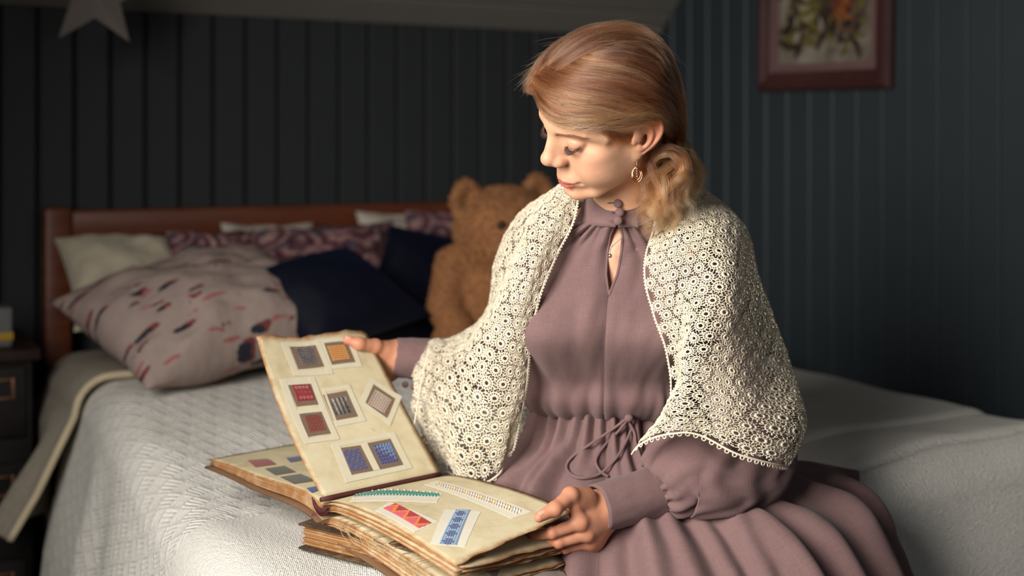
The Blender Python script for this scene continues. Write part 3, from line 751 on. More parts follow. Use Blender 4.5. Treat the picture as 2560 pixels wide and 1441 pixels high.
EAR_C = np.array((6.7, -0.45, -1.5)); _ta = R(19); _fl = R(24)
EAR_A = np.array((0.10, -math.sin(_ta), math.cos(_ta))); EAR_A /= np.linalg.norm(EAR_A)          # up, leaning back
EAR_B = np.array((math.sin(_fl), -math.cos(_fl), 0)); EAR_B -= EAR_A * (EAR_A @ EAR_B); EAR_B /= np.linalg.norm(EAR_B)   # backward, flaring out
EAR_N = np.cross(EAR_A, EAR_B); EAR_N = EAR_N if EAR_N[0] > 0 else -EAR_N
def ear_sdf(p):
    q = p.copy(); q[:, 0] = np.abs(q[:, 0]); q = q - EAR_C.astype(p.dtype)
    u = np.stack([q @ EAR_A.astype(p.dtype), q @ EAR_B.astype(p.dtype), q @ EAR_N.astype(p.dtype)], -1) / np.float32(1.14)
    d = s_ell(u, (.5, .55, -.02), (2.5, 1.65, .32))
    d = smin(d, s_ell(u, (-2.35, -.25, .05), (.95, .72, .36)), .5)           # lobe
    d = smax(d, -s_ell(u, (-.35, -.05, .38), (1.2, .88, .95)), .22)          # concha
    d = smax(d, -s_ell(u, (1.35, .75, .42), (1.1, .62, .36)), .3)            # hollow under the rim
    rim = [(-.35, -.45, .18), (.7, -.85, .22), (1.9, -.62, .28), (2.72, .2, .3), (2.55, 1.25, .3), (1.5, 1.95, .28), (.2, 1.85, .22), (-1.0, 1.25, .16), (-2.0, .55, .1)]
    c = catmull(rim, 26); d = smin(d, s_chain(u, c, np.interp(np.linspace(0, 1, 26), [0, .1, .4, .8, 1], [.2, .27, .3, .27, .22])), .14)
    ah = catmull([(1.9, .35, .1), (1.0, .9, .2), (.1, 1.0, .28), (-.8, .75, .25), (-1.45, .25, .2)], 14)
    d = smin(d, s_chain(u, ah, np.full(14, .26)), .2)                        # inner ridge
    d = smin(d, s_ell(u, (-.45, -1.0, .28), (.55, .34, .34)), .25)           # tragus
    d = smin(d, s_ell(u, (-1.35, -.1, .25), (.4, .4, .28)), .25)
    d = smax(d, -s_ell(u, (-.3, -.45, -.1), (.35, .3, .6)), .15)             # ear canal
    d = smin(d, s_cone(u, (.4, -.6, -.2), (-1.2, -.6, -.3), .75, .5), .5)    # root towards the head
    return d * np.float32(1.14)
def head_sdf(p):
    d = face_sdf(p); m = (np.abs(p[:, 0]) > 4.2) & (np.abs(p[:, 1] + .8) < 4.5) & (np.abs(p[:, 2] + 1) < 5.5)
    if m.any(): d[m] = smin(d[m], ear_sdf(p[m]), .25)
    return d

hv, hf = surface_nets(head_sdf, (-9.6, -10.5, -15.0), (9.9, 12.6, 11.0), 0.15)
fine = None

def skin_colors(p):
    """pigment of the skin in the head frame: lips, cheeks, nose, ears, lids"""
    q = p.copy(); q[:, 0] = np.abs(q[:, 0]); base = np.array(rgb(222, 180, 148)); n = len(q)
    col = np.tile(base, (n, 1))
    def blend(mask, c): 
        nonlocal col; m = np.clip(mask, 0, 1)[:, None]; col = col * (1 - m) + np.array(rgb(*c)) * m
    g = lambda c, r: np.exp(-((((q - np.array(c)) / np.array(r)) ** 2).sum(1)))
    blend(.26 * g((4.3, 6.6, -3.6), (2.2, 3, 2.0)), (214, 138, 116))
    blend(.38 * g((0, 11.2, -3.3), (1.5, 1.6, 1.3)), (208, 128, 108)); blend(.36 * g((1.3, 9.8, -3.8), (.8, 1.2, .8)), (200, 118, 100))
    blend(.35 * g((0, 8.2, -9.6), (1.8, 2, 1.2)), (214, 146, 124))
    blend(.35 * g((3.0, 8.6, .2), (1.4, 1, .6)), (208, 150, 130)); blend(.25 * g((2.6, 8.0, -1.7), (1.4, 1, .5)), (190, 140, 128))
    ear = np.clip((q[:, 0] - 6.6) / .8, 0, 1) * (q[:, 1] < 2.5) * (q[:, 1] > -4) * (np.abs(q[:, 2]) < 5)
    blend(.5 * ear, (214, 126, 102))
    # lips
    q = q + np.array((0, -MO[1], MO[2]))
    up = s_chain(q, [(0, 9.15, -6.76), (.55, 9.15, -6.72), (1.3, 8.85, -6.67), (2.3, 7.9, -6.62)], [.33, .34, .30, .11])
    lo = s_chain(q, [(0, 9.0, -7.42), (.8, 8.95, -7.38), (1.5, 8.5, -7.12), (2.25, 7.85, -6.70)], [.56, .52, .42, .12])
    d = np.minimum(up, lo); blend(np.clip(.5 - d / .12, 0, 1) * (q[:, 1] > 7), (184, 108, 98))
    sl = s_chain(q, [(0, 9.3, -7.0), (.8, 9.2, -6.97), (1.5, 8.75, -6.82), (2.4, 7.95, -6.64)], [.06, .06, .06, .03])
    blend(.8 * np.clip(.5 - sl / .12, 0, 1), (104, 44, 42))
    q = q - np.array((0, -MO[1], MO[2]))
    ld = s_chain(q, [(a, b, c - .1) for a, b, c in LID], [.03, .10, .12, .12, .05])
    blend(.85 * np.clip(.5 - ld / .14, 0, 1), (92, 56, 48))
    bw = s_chain(q, BROW_PTS, BROW_RAD); blend(.38 * np.clip(.5 - bw / .28, 0, 1), (176, 122, 96))
    return col
BROW_PTS = [(1.2, 9.3, .95), (2.3, 9.1, 1.45), (3.5, 8.3, 1.75), (4.9, 6.9, 1.4)]; BROW_RAD = [.28, .26, .22, .06]

skin = NT('skin'); c = skin.coord()
cv = skin.attr('Col'); n1 = skin.noise(c, 55, 4, .6); n2 = skin.noise(c, 420, 2)
skin.set(Base_Color=skin.mix(.9, cv, skin.mix(n1, skin.mix(1.0, cv, rgb(236, 206, 196), 'MULTIPLY'), cv)), Roughness=skin.math('MULTIPLY_ADD', n1, .16, .42))
skin.b.inputs['Subsurface Weight'].default_value = 0.16; skin.b.inputs['Subsurface Radius'].default_value = (1.0, .35, .2)
skin.b.inputs['Subsurface Scale'].default_value = 0.006; skin.b.inputs['Specular IOR Level'].default_value = 0.4
skin.bump(skin.math('ADD', skin.math('MULTIPLY', n2, .5), skin.noise(c, 900, 2)), .12, .0006)
MAT_SKIN = skin.m

woman = tag(empty('person', (0.2, 2.3, 0.5)), 'woman in mauve linen dress and cream lace shawl seated on the bed', 'person')
body_v = [H2W(hv)]; body_f = [hf]; body_c = [skin_colors(hv)]       # hands and trunk are added below before the body is linked

# eyelashes and brows: real hairs
dark_hair = simple_mat('lash', rgb(70, 42, 34), .5, bump=0)
brow_hair = simple_mat('brow', rgb(150, 100, 74), .6, bump=0)
def hair_sheet(name, roots, tips, mids, r, mat):
    v = []; f = []
    for a, b, m_ in zip(roots, tips, mids):
        pts = catmull([a, m_, b], 6); g, ff = tube_geo(pts, np.linspace(1, .15, 6) * r, 4, True); o = len(v)
        v.extend(g); f.extend([tuple(i + o for i in q) for q in ff])
    return mesh_obj(name, np.array(v), f, mat)
rr = np.random.default_rng(5)
for sd in (1, -1):
    lid = catmull([(a, b + .08, c - .1) for a, b, c in LID], 64); ro, ti, mi_ = [], [], []
    for i, q in enumerate(lid):
        for k_ in range(2):
            u = i / 63; o = q + rr.normal(0, .03, 3); L = (.55 + .35 * math.sin(math.pi * min(1, u * 1.05))) * rr.uniform(.75, 1.15)
            out = np.array((.55 * (u - .35) + rr.normal(0, .12), .75, -.62 + .05 * rr.normal())); out /= np.linalg.norm(out)
            t_ = o + out * L + np.array((0, 0, .12)); md = o + out * L * .5 + np.array((0, 0, -.05))
            ro.append(o); ti.append(t_); mi_.append(md)
    flip = np.array((sd, 1, 1))
    o = hair_sheet('eyelashes', H2W(np.array(ro) * flip), H2W(np.array(ti) * flip), H2W(np.array(mi_) * flip), .00032, dark_hair); keep(o, woman)
    ro, ti, mi_ = [], [], []
    bc = catmull(BROW_PTS, 90)
    for i, q in enumerate(bc):
        for k_ in range(4):
            u = i / 89; w = np.interp(u, [0, .5, 1], [.25, .22, .05]); o = q + np.array((rr.normal(0, .05), .05, rr.uniform(-w, w)))
            dirv = np.array((.9, -.25 - .4 * u, .5 - .9 * u)) + rr.normal(0, .12, 3); dirv /= np.linalg.norm(dirv); L = rr.uniform(.35, .6)
            # settle on the surface
            pts = np.stack([o, o + dirv * L * .5, o + dirv * L]).astype(np.float32)
            for _ in range(4):
                e = .05; d0 = face_sdf(pts); gr = np.stack([(face_sdf(pts + np.eye(3, dtype=np.float32)[a] * e) - d0) / e for a in range(3)], 1)
                pts = pts - ((d0 - np.array((.0, .05, .05)))[:, None] * gr).astype(np.float32)
            ro.append(pts[0]); mi_.append(pts[1]); ti.append(pts[2])
    o = hair_sheet('eyebrow', H2W(np.array(ro) * flip), H2W(np.array(ti) * flip), H2W(np.array(mi_) * flip), .00017, brow_hair); keep(o, woman)
# ================================================================ the woman: trunk, arms, hands (one body)
TY = R(7)
TF = np.array([-math.sin(TY), -math.cos(TY), 0]); TL = np.array([math.cos(TY), -math.sin(TY), 0])   # forward, her left
AX = [P(1548, 545, 1.99), P(1545, 590, 2.01), P(1540, 640, 2.03), P(1530, 730, 2.03), P(1525, 820, 2.03), P(1520, 930, 2.07), P(1520, 1035, 2.10)]
AW = [.055, .115, .160, .166, .158, .130, .122]; AD = [.058, .070, .092, .115, .122, .100, .094]
SH_L, SH_R = P(1795, 625, 1.95), P(1335, 640, 2.10)
EL_L, WR_L = P(1885, 1170, 1.975), P(1497, 1272, 1.845)
EL_R, WR_R = P(1262, 935, 2.20), P(996, 895, 2.185)
HIP = AX[-1] + np.array([0, 0, -.08])
KN_L, KN_R = HIP + TF * .25 + TL * .13 + np.array([0, 0, -.19]), HIP + TF * .17 + TL * .03 + np.array([0, 0, -.20])
def trunk_sdf(p):
    d = None
    for i in range(len(AX) - 1):
        for k in (0.0, .5):
            c = AX[i] * (1 - k) + AX[i + 1] * k; a = AW[i] * (1 - k) + AW[i + 1] * k; b = AD[i] * (1 - k) + AD[i + 1] * k
            sc_ = .70 if i < 3 else .85; e = s_ell(p, c, (a * sc_, b * sc_, .05), np.stack([TL, TF, [0, 0, 1]], 1)); d = e if d is None else smin(d, e, .03)
    d = smin(d, s_ell(p, HIP + np.array([0, 0, -.03]), (.13, .10, .09), np.stack([TL, TF, [0, 0, 1]], 1)), .05)
    d = smin(d, s_chain(p, [AX[0] - np.array([0, 0, .01]), AX[0] - np.array([0, 0, .05])], [.046, .056]), .02)
    for s_, m_, e_, w_ in ((SH_L + np.array([-.045, .02, -.01]), SH_L * .6 + EL_L * .4 + np.array([-.02, .03, 0]), EL_L, WR_L), (SH_R + np.array([.03, .02, -.01]), SH_R * .55 + EL_R * .45 + TL * .004, EL_R, WR_R)):
        d = smin(d, s_chain(p, [AX[2], s_, m_, e_, e_ * .5 + w_ * .5, w_], [.040, .030, .026, .022, .025, .0235]), .02)
    for kn in (KN_L, KN_R):
        h0 = HIP + TL * (.07 if kn is KN_L else -.07)
        d = smin(d, s_chain(p, [h0, kn, kn + np.array([0.0, .04, -.40])], [.06, .045, .034]), .03)
        d = smin(d, s_cone(p, kn + np.array([0, .04, -.40]), kn + np.array([-.03, -.10, -.43]), .035, .026), .03)
    return d
lo = np.minimum.reduce(AX + [EL_R, WR_R, KN_L, KN_R]) - .14; lo[2] = -.02; hi = np.maximum.reduce(AX + [SH_L, EL_L, KN_L]) + .14
tv, tf = surface_nets(trunk_sdf, lo, hi, .009)
def add_body(v, f, c):
    o = sum(len(x) for x in body_v); body_v.append(v); body_f.append(f + o); body_c.append(c)
SKIN_C = np.array(rgb(226, 180, 152))
tc_ = np.tile(SKIN_C, (len(tv), 1))
for w_ in (WR_L, WR_R):
    k_ = np.clip(1.6 - np.linalg.norm(tv - w_, axis=1) / .09, 0, 1)[:, None]; tc_ = tc_ * (1 - k_) + np.array(rgb(206, 152, 122)) * k_
add_body(tv, tf, tc_)

def hand(fingers, thumb, wrist, palm, pads, fr=.0078, extra=None):
    """fingers: 4 lists of joints (knuckle .. tip); thumb: joints; palm: chains from the wrist to each knuckle"""
    fn = [np.asarray(f, float) for f in fingers]; th = np.asarray(thumb, float)
    pts = np.concatenate(fn + [th, np.asarray(wrist)])
    scl = [1.0, 1.04, .98, .86]
    def f(p):
        d = s_cone(p, wrist[0], wrist[1], .0255, .0225)
        k = None
        for q, s_ in zip(fn, scl):
            c = s_cone(p, wrist[1], q[0], .0240, .0112); k = c if k is None else smin(k, c, .016)
        for a in pads: k = smin(k, s_ell(p, a[0], a[1], a[2] if len(a) > 2 else None), .012)
        d = smin(d, k, .012)
        for q, s_ in zip(fn, scl):
            r = [.0092 * s_, .0080 * s_, .0073 * s_, .0058 * s_][:len(q)]
            e = s_chain(p, q, r, .002)
            for j in range(1, len(q) - 1): e = smin(e, np.sqrt(((p - q[j].astype(p.dtype)) ** 2).sum(-1)) - r[j] * 1.01, .004)
            d = smin(d, e, .0055)
        t = s_chain(p, th, [.0150, .0114, .0097, .0072][-len(th):], .003)
        for j in range(1, len(th) - 1): t = smin(t, np.sqrt(((p - th[j].astype(p.dtype)) ** 2).sum(-1)) - [.0150, .0112, .0097, .0072][-len(th):][j], .006)
        d = smin(d, t, .008); d = smin(d, s_chain(p, [(wrist[1] * .4 + th[1] * .6), th[1] * .55 + fn[0][0] * .45, fn[0][0] * .85 + th[1] * .15], [.011, .0085, .0075]), .012)
        if extra is not None: d = extra(p, d)
        return d
    b = pts.reshape(-1, 3)
    return surface_nets(f, b.min(0) - .03, b.max(0) + .03, .00145), f
def hand_color(v, fingers, thumb):
    c = np.tile(np.array(rgb(206, 152, 122)), (len(v), 1))
    red = np.array(rgb(200, 116, 92))
    for q in list(fingers) + [thumb]:
        for j, pt in enumerate(q[:]):
            w = .40 if j in (0, 1) else .5
            m = (w * np.exp(-((v - np.asarray(pt)) ** 2).sum(1) / .011 ** 2))[:, None]; c = c * (1 - m) + red * m
    return c
def nail(c, along, up, L=.0115, Wd=.0085):
    """a small curved nail plate, c on the nail's surface"""
    along = along / np.linalg.norm(along); up = up - along * (up @ along); up /= np.linalg.norm(up); sd = np.cross(along, up)
    n = 9; a = np.linspace(-1, 1, n); A, B = np.meshgrid(a, a, indexing='ij')
    rx = np.sqrt(np.clip(1 - .35 * B ** 2, 0, 1)); G = c + (A * rx * L / 2)[..., None] * along + (B * np.sqrt(np.clip(1 - .3 * np.clip(A, 0, 1) ** 4 - .25 * np.clip(-A, 0, 1) ** 3, 0, 1)) * Wd / 2)[..., None] * sd - (B ** 2 * .0022)[..., None] * up + (.0004 * (1 - A ** 2))[..., None] * up
    return thicken(G, .0007)

# left hand: thumb on the right page, fingers curled underneath it
LH_thumb = [P(1466, 1246, 1.828), P(1426, 1240, 1.800), P(1387, 1274, 1.774), P(1348, 1294, 1.762)]
LH_f = [[P(1452, 1308, 1.805), P(1380, 1333, 1.795), P(1335, 1340, 1.812), P(1308, 1336, 1.825)],
        [P(1468, 1336, 1.815), P(1396, 1356, 1.803), P(1348, 1356, 1.83), P(1322, 1347, 1.845)],
        [P(1474, 1356, 1.832), P(1412, 1371, 1.825), P(1368, 1367, 1.85), P(1344, 1357, 1.862)],
        [P(1474, 1366, 1.85), P(1430, 1378, 1.848), P(1396, 1374, 1.868), P(1376, 1365, 1.878)]]
wl = [P(1560, 1262, 1.86), P(1505, 1278, 1.852)]
(v, f), lh_f = hand(LH_f, LH_thumb, wl, None, [(P(1456, 1270, 1.832), (.022, .019, .022)), (P(1466, 1310, 1.836), (.020, .020, .026)), (P(1484, 1330, 1.848), (.018, .02, .028))])
add_body(v, f, hand_color(v, LH_f, LH_thumb))
# right hand: thumb on the front of the lifted page, fingers behind it
RH_thumb = [P(972, 882, 2.178), P(938, 866, 2.150), P(898, 860, 2.128), P(868, 851, 2.126)]
RH_f = [[P(938, 880, 2.205), P(886, 868, 2.208), P(856, 874, 2.206), P(838, 880, 2.203)],
        [P(940, 902, 2.212), P(888, 906, 2.212), P(856, 912, 2.208), P(836, 916, 2.204)],
        [P(948, 922, 2.212), P(900, 934, 2.212), P(870, 940, 2.206), P(852, 944, 2.202)],
        [P(958, 938, 2.208), P(922, 954, 2.208), P(898, 962, 2.202), P(882, 966, 2.198)]]
wr = [P(1045, 900, 2.19), P(998, 894, 2.188)]
(v, f), rh_f = hand(RH_f, RH_thumb, wr, None, [(P(966, 884, 2.176), (.024, .018, .020)), (P(968, 915, 2.19), (.020, .016, .030))])
add_body(v, f, hand_color(v, RH_f, RH_thumb))

body = mesh_obj('body', np.concatenate(body_v), np.concatenate(body_f), MAT_SKIN); set_color(body, np.concatenate(body_c)); keep(body, woman)
nail_mat = simple_mat('nail', rgb(222, 160, 138), .25, var=.04, bump=0)
def put_nail(f, tip, prev, view, **kw):
    """slide from the tip joint along 'view' (towards the outside) onto the skin"""
    al = tip - prev; c = (tip * .9 + prev * .1) + .0; u = view / np.linalg.norm(view); r = 0.0
    for i in range(60):
        r += .0003
        if f(np.array([c + u * r], np.float32))[0] > 0: break
    v, fc = nail(c + u * (r - .0002), al, u, **kw); o = mesh_obj('fingernail', v, fc, nail_mat); keep(o, woman); return o
put_nail(lh_f, LH_thumb[-1], LH_thumb[-2], np.array([.15, -.35, .92]))
put_nail(rh_f, RH_thumb[-1], RH_thumb[-2], np.array([.2, -.45, .85]))
# ================================================================ the dress
ln = NT('linen'); c = ln.coord('UV'); oc = ln.coord()
wx = ln.noise(ln.mapping(c, scale=(60, 1500, 1)), 1.0, 2); wy = ln.noise(ln.mapping(c, scale=(1500, 60, 1)), 1.0, 2)
n = ln.noise(oc, 14, 4); slub = ln.noise(ln.mapping(c, scale=(18, 420, 1)), 1.0, 3); slub2 = ln.noise(ln.mapping(c, scale=(420, 18, 1)), 1.0, 3)
th = ln.math('MULTIPLY_ADD', ln.math('ADD', wx, wy), .40, ln.math('MULTIPLY_ADD', ln.math('ADD', slub, slub2), .12, .06))
ln.set(Base_Color=ln.mix(th, ln.mix(n, rgb(76, 56, 57), rgb(85, 63, 63)), ln.mix(n, rgb(134, 104, 104), rgb(145, 115, 112))), Roughness=.85)
ln.b.inputs['Sheen Weight'].default_value = .12; ln.b.inputs['Specular IOR Level'].default_value = .25
ln.bump(th, .55, .0012)
LINEN = ln.m
def cloth(name, G, parent=None, th=.0022, closed=True, uvscale=None, mat=None):
    """cloth sheet from grid (rows, around) with UVs in metres"""
    v, f = thicken(G, th, closed); o = mesh_obj(name, v, f, mat or LINEN)
    du = np.linalg.norm(np.diff(G, axis=0), axis=2).mean(1); dv = np.linalg.norm(np.diff(G, axis=1), axis=2).mean(0)
    U = np.concatenate([[0], np.cumsum(du)]); V = np.concatenate([[0], np.cumsum(dv)])
    uv = np.stack(np.meshgrid(V, U, indexing='xy'), -1).reshape(-1, 2); set_uv(o, np.concatenate([uv, uv])); keep(o, woman)
    return o

# ---- bodice: rings around the trunk, open at the front centre so the keyhole slit is real
NR, NC = 150, 320
rows = catmull(np.concatenate([np.array(AX), np.array(AW)[:, None], np.array(AD)[:, None]], 1), NR)
u = np.linspace(0, 1, NR)
ang = np.linspace(0, 2 * math.pi, NC)             # 0 = front centre, grows towards her left
pz = rows[:, 2]
slit_top, slit_bot = P(1540, 560, 1.93)[2], P(1503, 742, 1.9)[2]
w = np.where((pz <= slit_top + .02) & (pz >= slit_bot), np.interp(pz, [slit_bot, slit_bot + .03, slit_bot + .09, slit_top], [0.0, .05, .085, .05]), 0.0)
A = w[:, None] + (2 * math.pi - 2 * w[:, None]) * (ang[None, :] / (2 * math.pi))
U2 = np.broadcast_to(u[:, None], A.shape)
sx, cx_ = np.sin(A), np.cos(A)
sup = (np.abs(sx) ** 2.4 + np.abs(cx_) ** 2.4) ** (-1 / 2.4)
a_ = rows[:, 3:4]; b_ = rows[:, 4:5]
# bust
zr = (pz - AX[4][2])[:, None]
bust = sum(.027 * np.exp(-((np.angle(np.exp(1j * (A - s_ * .60))) / .42) ** 2) - (zr / .060) ** 2) for s_ in (1, -1))
# gathers under the collar, blousing over the waist, soft drape in between
k = A * 26 + 2.0 * vnoise(np.stack([A * 3, U2 * 3, A * 0], -1))
g_top = np.clip(1 - (U2 - .05) / .42, 0, 1) ** 1.5 * np.clip((U2 - .02) / .05, 0, 1)
pl = .0055 * g_top * (np.sin(k) + .6 * np.sin(k * 1.7 + 1.3))
g_bot = np.clip((U2 - .80) / .2, 0, 1)
pl = pl + .004 * g_bot * np.sin(A * 24 + 3 * vnoise(np.stack([A * 4, A * 0, A * 0], -1)))
drape = .0075 * fbm(np.stack([A * 2.6 + 1.3 * U2, U2 * 2.4, A * 0 + 5], -1), 3) + .0070 * vnoise(np.stack([A * 7, U2 * 1.6, A * 0 + 9], -1)) * np.clip(U2 * 3, 0, 1)
blouse = .014 * np.exp(-((U2 - .92) / .06) ** 2) - .012 * np.clip((U2 - .955) / .045, 0, 1) ** 2
rad = 1.0
lat = (a_ * sx * sup); dep = (b_ * cx_ * sup)
nrm = np.stack([sx / a_, cx_ / b_], -1); nrm /= np.linalg.norm(nrm, axis=2)[..., None]
off = bust + pl + drape + blouse + .004
lat = lat + nrm[..., 0] * off; dep = dep + nrm[..., 1] * off
# the gathered seam hollow at the centre front
seam = -.0025 * np.exp(-(np.minimum(A, 2 * math.pi - A) / .03) ** 2)
dep = dep + seam
G = rows[:, None, :3] + lat[..., None] * TL + dep[..., None] * TF
G[..., 2] += (.010 * np.cos(A)) * np.clip((U2 - .8) / .2, 0, 1)
bodice = cloth('bodice', G[:, ::-1], closed=False)
# slit binding
for s_ in (0, -1):
    i0, i1 = np.argmax(w > 0), len(w) - 1 - np.argmax(w[::-1] > 0)
    m = MB(); m.tube(G[i0:i1 + 1, s_] + TF * .0012, .0021, 6); keep(m.build('slit_binding', LINEN), woman)
i1b = min(NR - 1, i1 + 1)
m = MB(); m.tube(G[i1b:int(NR * .97):3, 0] + TF * .0005, .0011, 5); keep(m.build('centre_seam', LINEN), woman)

# ---- stand collar, two ends that meet at the front under three covered buttons
def ring_pts(c, a, b, n, z_off, yaw=TY, start=0.0, end=2 * math.pi):
    t = np.linspace(start, end, n); F_ = np.array([-math.sin(yaw), -math.cos(yaw), 0]); L_ = np.array([math.cos(yaw), -math.sin(yaw), 0])
    a = np.asarray(a).reshape(-1, 1); return c + np.sin(t)[:, None] * a * L_ + np.cos(t)[:, None] * b * F_ + np.array([0, 0, 1]) * np.asarray(z_off).reshape(-1, 1)
NCOL = 120; tt = np.linspace(0.0, 2 * math.pi, NCOL)
cb_, ct_ = P(1550, 545, 1.985), P(1574, 440, 1.968)
colr = []
for k_ in np.linspace(0, 1, 12):
    c = cb_ * (1 - k_) + ct_ * k_; a = .066 - .008 * k_; b = .070 - .009 * k_
    colr.append(ring_pts(c, a + .0006 * np.sin(tt * 9), b, NCOL, -.010 * np.cos(tt) * (1 - .4 * k_) + .016 * k_ * np.sin(tt) - .004 * k_ * np.exp(-(np.minimum(tt, 2 * math.pi - tt) / .25) ** 2), TY, .02, 2 * math.pi - .05))
colr = np.array(colr)[::-1]
collar = cloth('collar', colr[:, ::-1], closed=False, th=.004)
m = MB(); m.tube(colr[-1] + np.array([0, 0, .002]), .0016, 5); m.tube(colr[0], .0020, 6); keep(m.build('collar_edge', LINEN), woman)
m = MB(); m.tube(colr[:, 0] + TF * .001, .002, 6); keep(m.build('collar_edge', LINEN), woman)
fr = colr[:, 0]
for i, (px, py) in enumerate(((1545, 509), (1549, 531), (1545, 552))):
    b0 = P(px, py, fr[6][1] - .0105); m = MB()
    m.ball((0, 0, 0), (.0068, .0048, .0068), 16, 10, M=None); m.tube([(.004, .003, 0), (-.012, .003, .001), (-.016, .004, 0)], .0011, 6)
    o = m.build('button', LINEN); o.location = b0; o.rotation_euler = (0, 0, TY * -1 + R(0)); 
    loc = o.location.copy(); o.parent = woman; o.location = loc - woman.location

# ---- skirt: columns of points from the waist outwards over the lap and the bed edge
ra, rb = rows[-1, 3], rows[-1, 4]; AXW = rows[-1, :3]
dirs = []
FRONT = [((.135, .705), (.205, .650), (.285, .575), (.400, .42)),
         ((.150, .700), (.250, .660), (.360, .590), (.480, .42)),
         ((.175, .690), (.295, .655), (.415, .615), (.480, .47)),
         ((.160, .685), (.235, .660), (.300, .642), (.345, .630)),
         ((.130, .680), (.170, .650), (.200, .635), (.225, .625)),
         ((.130, .685), (.165, .650), (.190, .635), (.215, .625)),
         ((.140, .695), (.180, .655), (.215, .620), (.235, .602)),
         ((.140, .705), (.195, .660), (.240, .605), (.280, .560))]
cols = []
for i, rr_ in enumerate(FRONT):
    t = i * math.pi / 4; dv = math.cos(t) * TF + math.sin(t) * TL
    w0 = AXW + math.sin(t) * (ra + .002) * TL + math.cos(t) * (rb + .002) * TF
    w0[2] += .010 * math.cos(t)
    pts = [w0 + np.array([0, 0, .014]) - dv * .004] + [np.array([*(AXW[:2] + dv[:2] * r_), z]) for r_, z in rr_]
    last, prev = pts[-1], pts[-2]
    pts.append(last + (last - prev) * (.9 if i in (0, 1, 2) else .12) + np.array([0, 0, 0]))
    cols.append(pts)
ctrl = np.transpose(np.array(cols), (1, 0, 2))
NS, NSC = 150, 620
SG = surf(ctrl, NS, NSC, closed_v=True)
N_ = -grid_normals(SG, True)
us = np.linspace(0, 1, NS)[:, None]; vs = np.linspace(0, 2 * math.pi, NSC, endpoint=False)[None, :]
per = lambda f1, f2, sd: np.stack([np.cos(vs) * f1 + 0 * us, np.sin(vs) * f1 + 0 * us, us * f2 + sd + 0 * vs], -1)
ph = vs * 34 + 5.0 * vnoise(per(2.2, 2.5, 1.0)) + 0 * us
amp1 = .0095 * np.clip(us / .05, 0, 1) * np.clip(1 - us / .55, 0, 1) ** .8
amp2 = (.014 + .016 * np.clip(us - .3, 0, 1)) * np.clip((us - .10) / .3, 0, 1)
disp = amp1 * (np.sin(ph) * .8 + .5 * np.sin(ph * .53 + 2)) + amp2 * (np.sin(vs * 17 + 5 * vnoise(per(1.6, 1.5, 4.0))) * .75 + .35 * np.sin(vs * 31 + 6 * vnoise(per(1.9, 1.2, 9.0))) + .6 * fbm(per(2.6, 2.0, 7.0), 3))
disp = disp + .0022 * fbm(per(9, 14, 2.0), 2) * np.clip(us / .1, 0, 1)
disp = disp * (1 - np.clip((us - .55) / .3, 0, 1) * np.clip(.35 - np.cos(vs - .25), 0, 1))
SG = SG + N_ * disp[..., None]
# never below the bed where it lies on it
rel = (SG[..., :2] - WP) ; t_ = rel @ WT; s_ = rel @ WN
zb_ = BZ + bed_rise(np.clip(t_, 0, BW), s_) + .014
onbed = (s_ < BL - .02) & (SG[..., 2] < zb_); SG[..., 2] = np.where(onbed, zb_ + .0015 * np.sin(vs * 9), SG[..., 2])
skirt = cloth('skirt', SG, closed=True)
# tier seam across the lap
# drawstring tied at the waist
cord_m = LINEN
wf = lambda px, py, Y: P(px, py, Y)
def on_skirt(px, py, lift=.004):
    """the point of the skirt or bodice front nearest to a view ray, lifted off the cloth"""
    d = P(px, py, 1.0) - np.array([0, 0, CAMZ]); d /= np.linalg.norm(d); o = np.array([0, 0, CAMZ])
    pts = np.concatenate([SG.reshape(-1, 3), G.reshape(-1, 3)]); rel = pts - o; t = rel @ d; dist = np.linalg.norm(rel - t[:, None] * d, axis=1)
    c = np.argsort(dist)[:60]; c = c[dist[c] < dist[c[0]] + .004]; q = pts[c[np.argmin(t[c])]]
    return o + d * ((q - o) @ d) - d * lift
def cord(pxs, r=.0022, name='drawstring'):
    q = catmull([on_skirt(x, y, .005) for x, y in pxs], 60); m = MB(); m.tube(q, r, 8); return keep(m.build(name, LINEN), woman)
cord([(1568, 1046), (1530, 1075), (1470, 1115), (1428, 1145), (1416, 1170), (1432, 1190), (1462, 1196), (1500, 1185), (1545, 1140), (1578, 1075), (1574, 1048)])
cord([(1572, 1046), (1545, 1080), (1515, 1110), (1490, 1150), (1500, 1178), (1520, 1192)])
cord([(1566, 1046), (1585, 1080), (1590, 1110), (1600, 1140), (1606, 1165)])
m = MB(); m.ball(on_skirt(1572, 1046, .006), (.007, .006, .006), 12, 8); keep(m.build('knot', LINEN), woman)

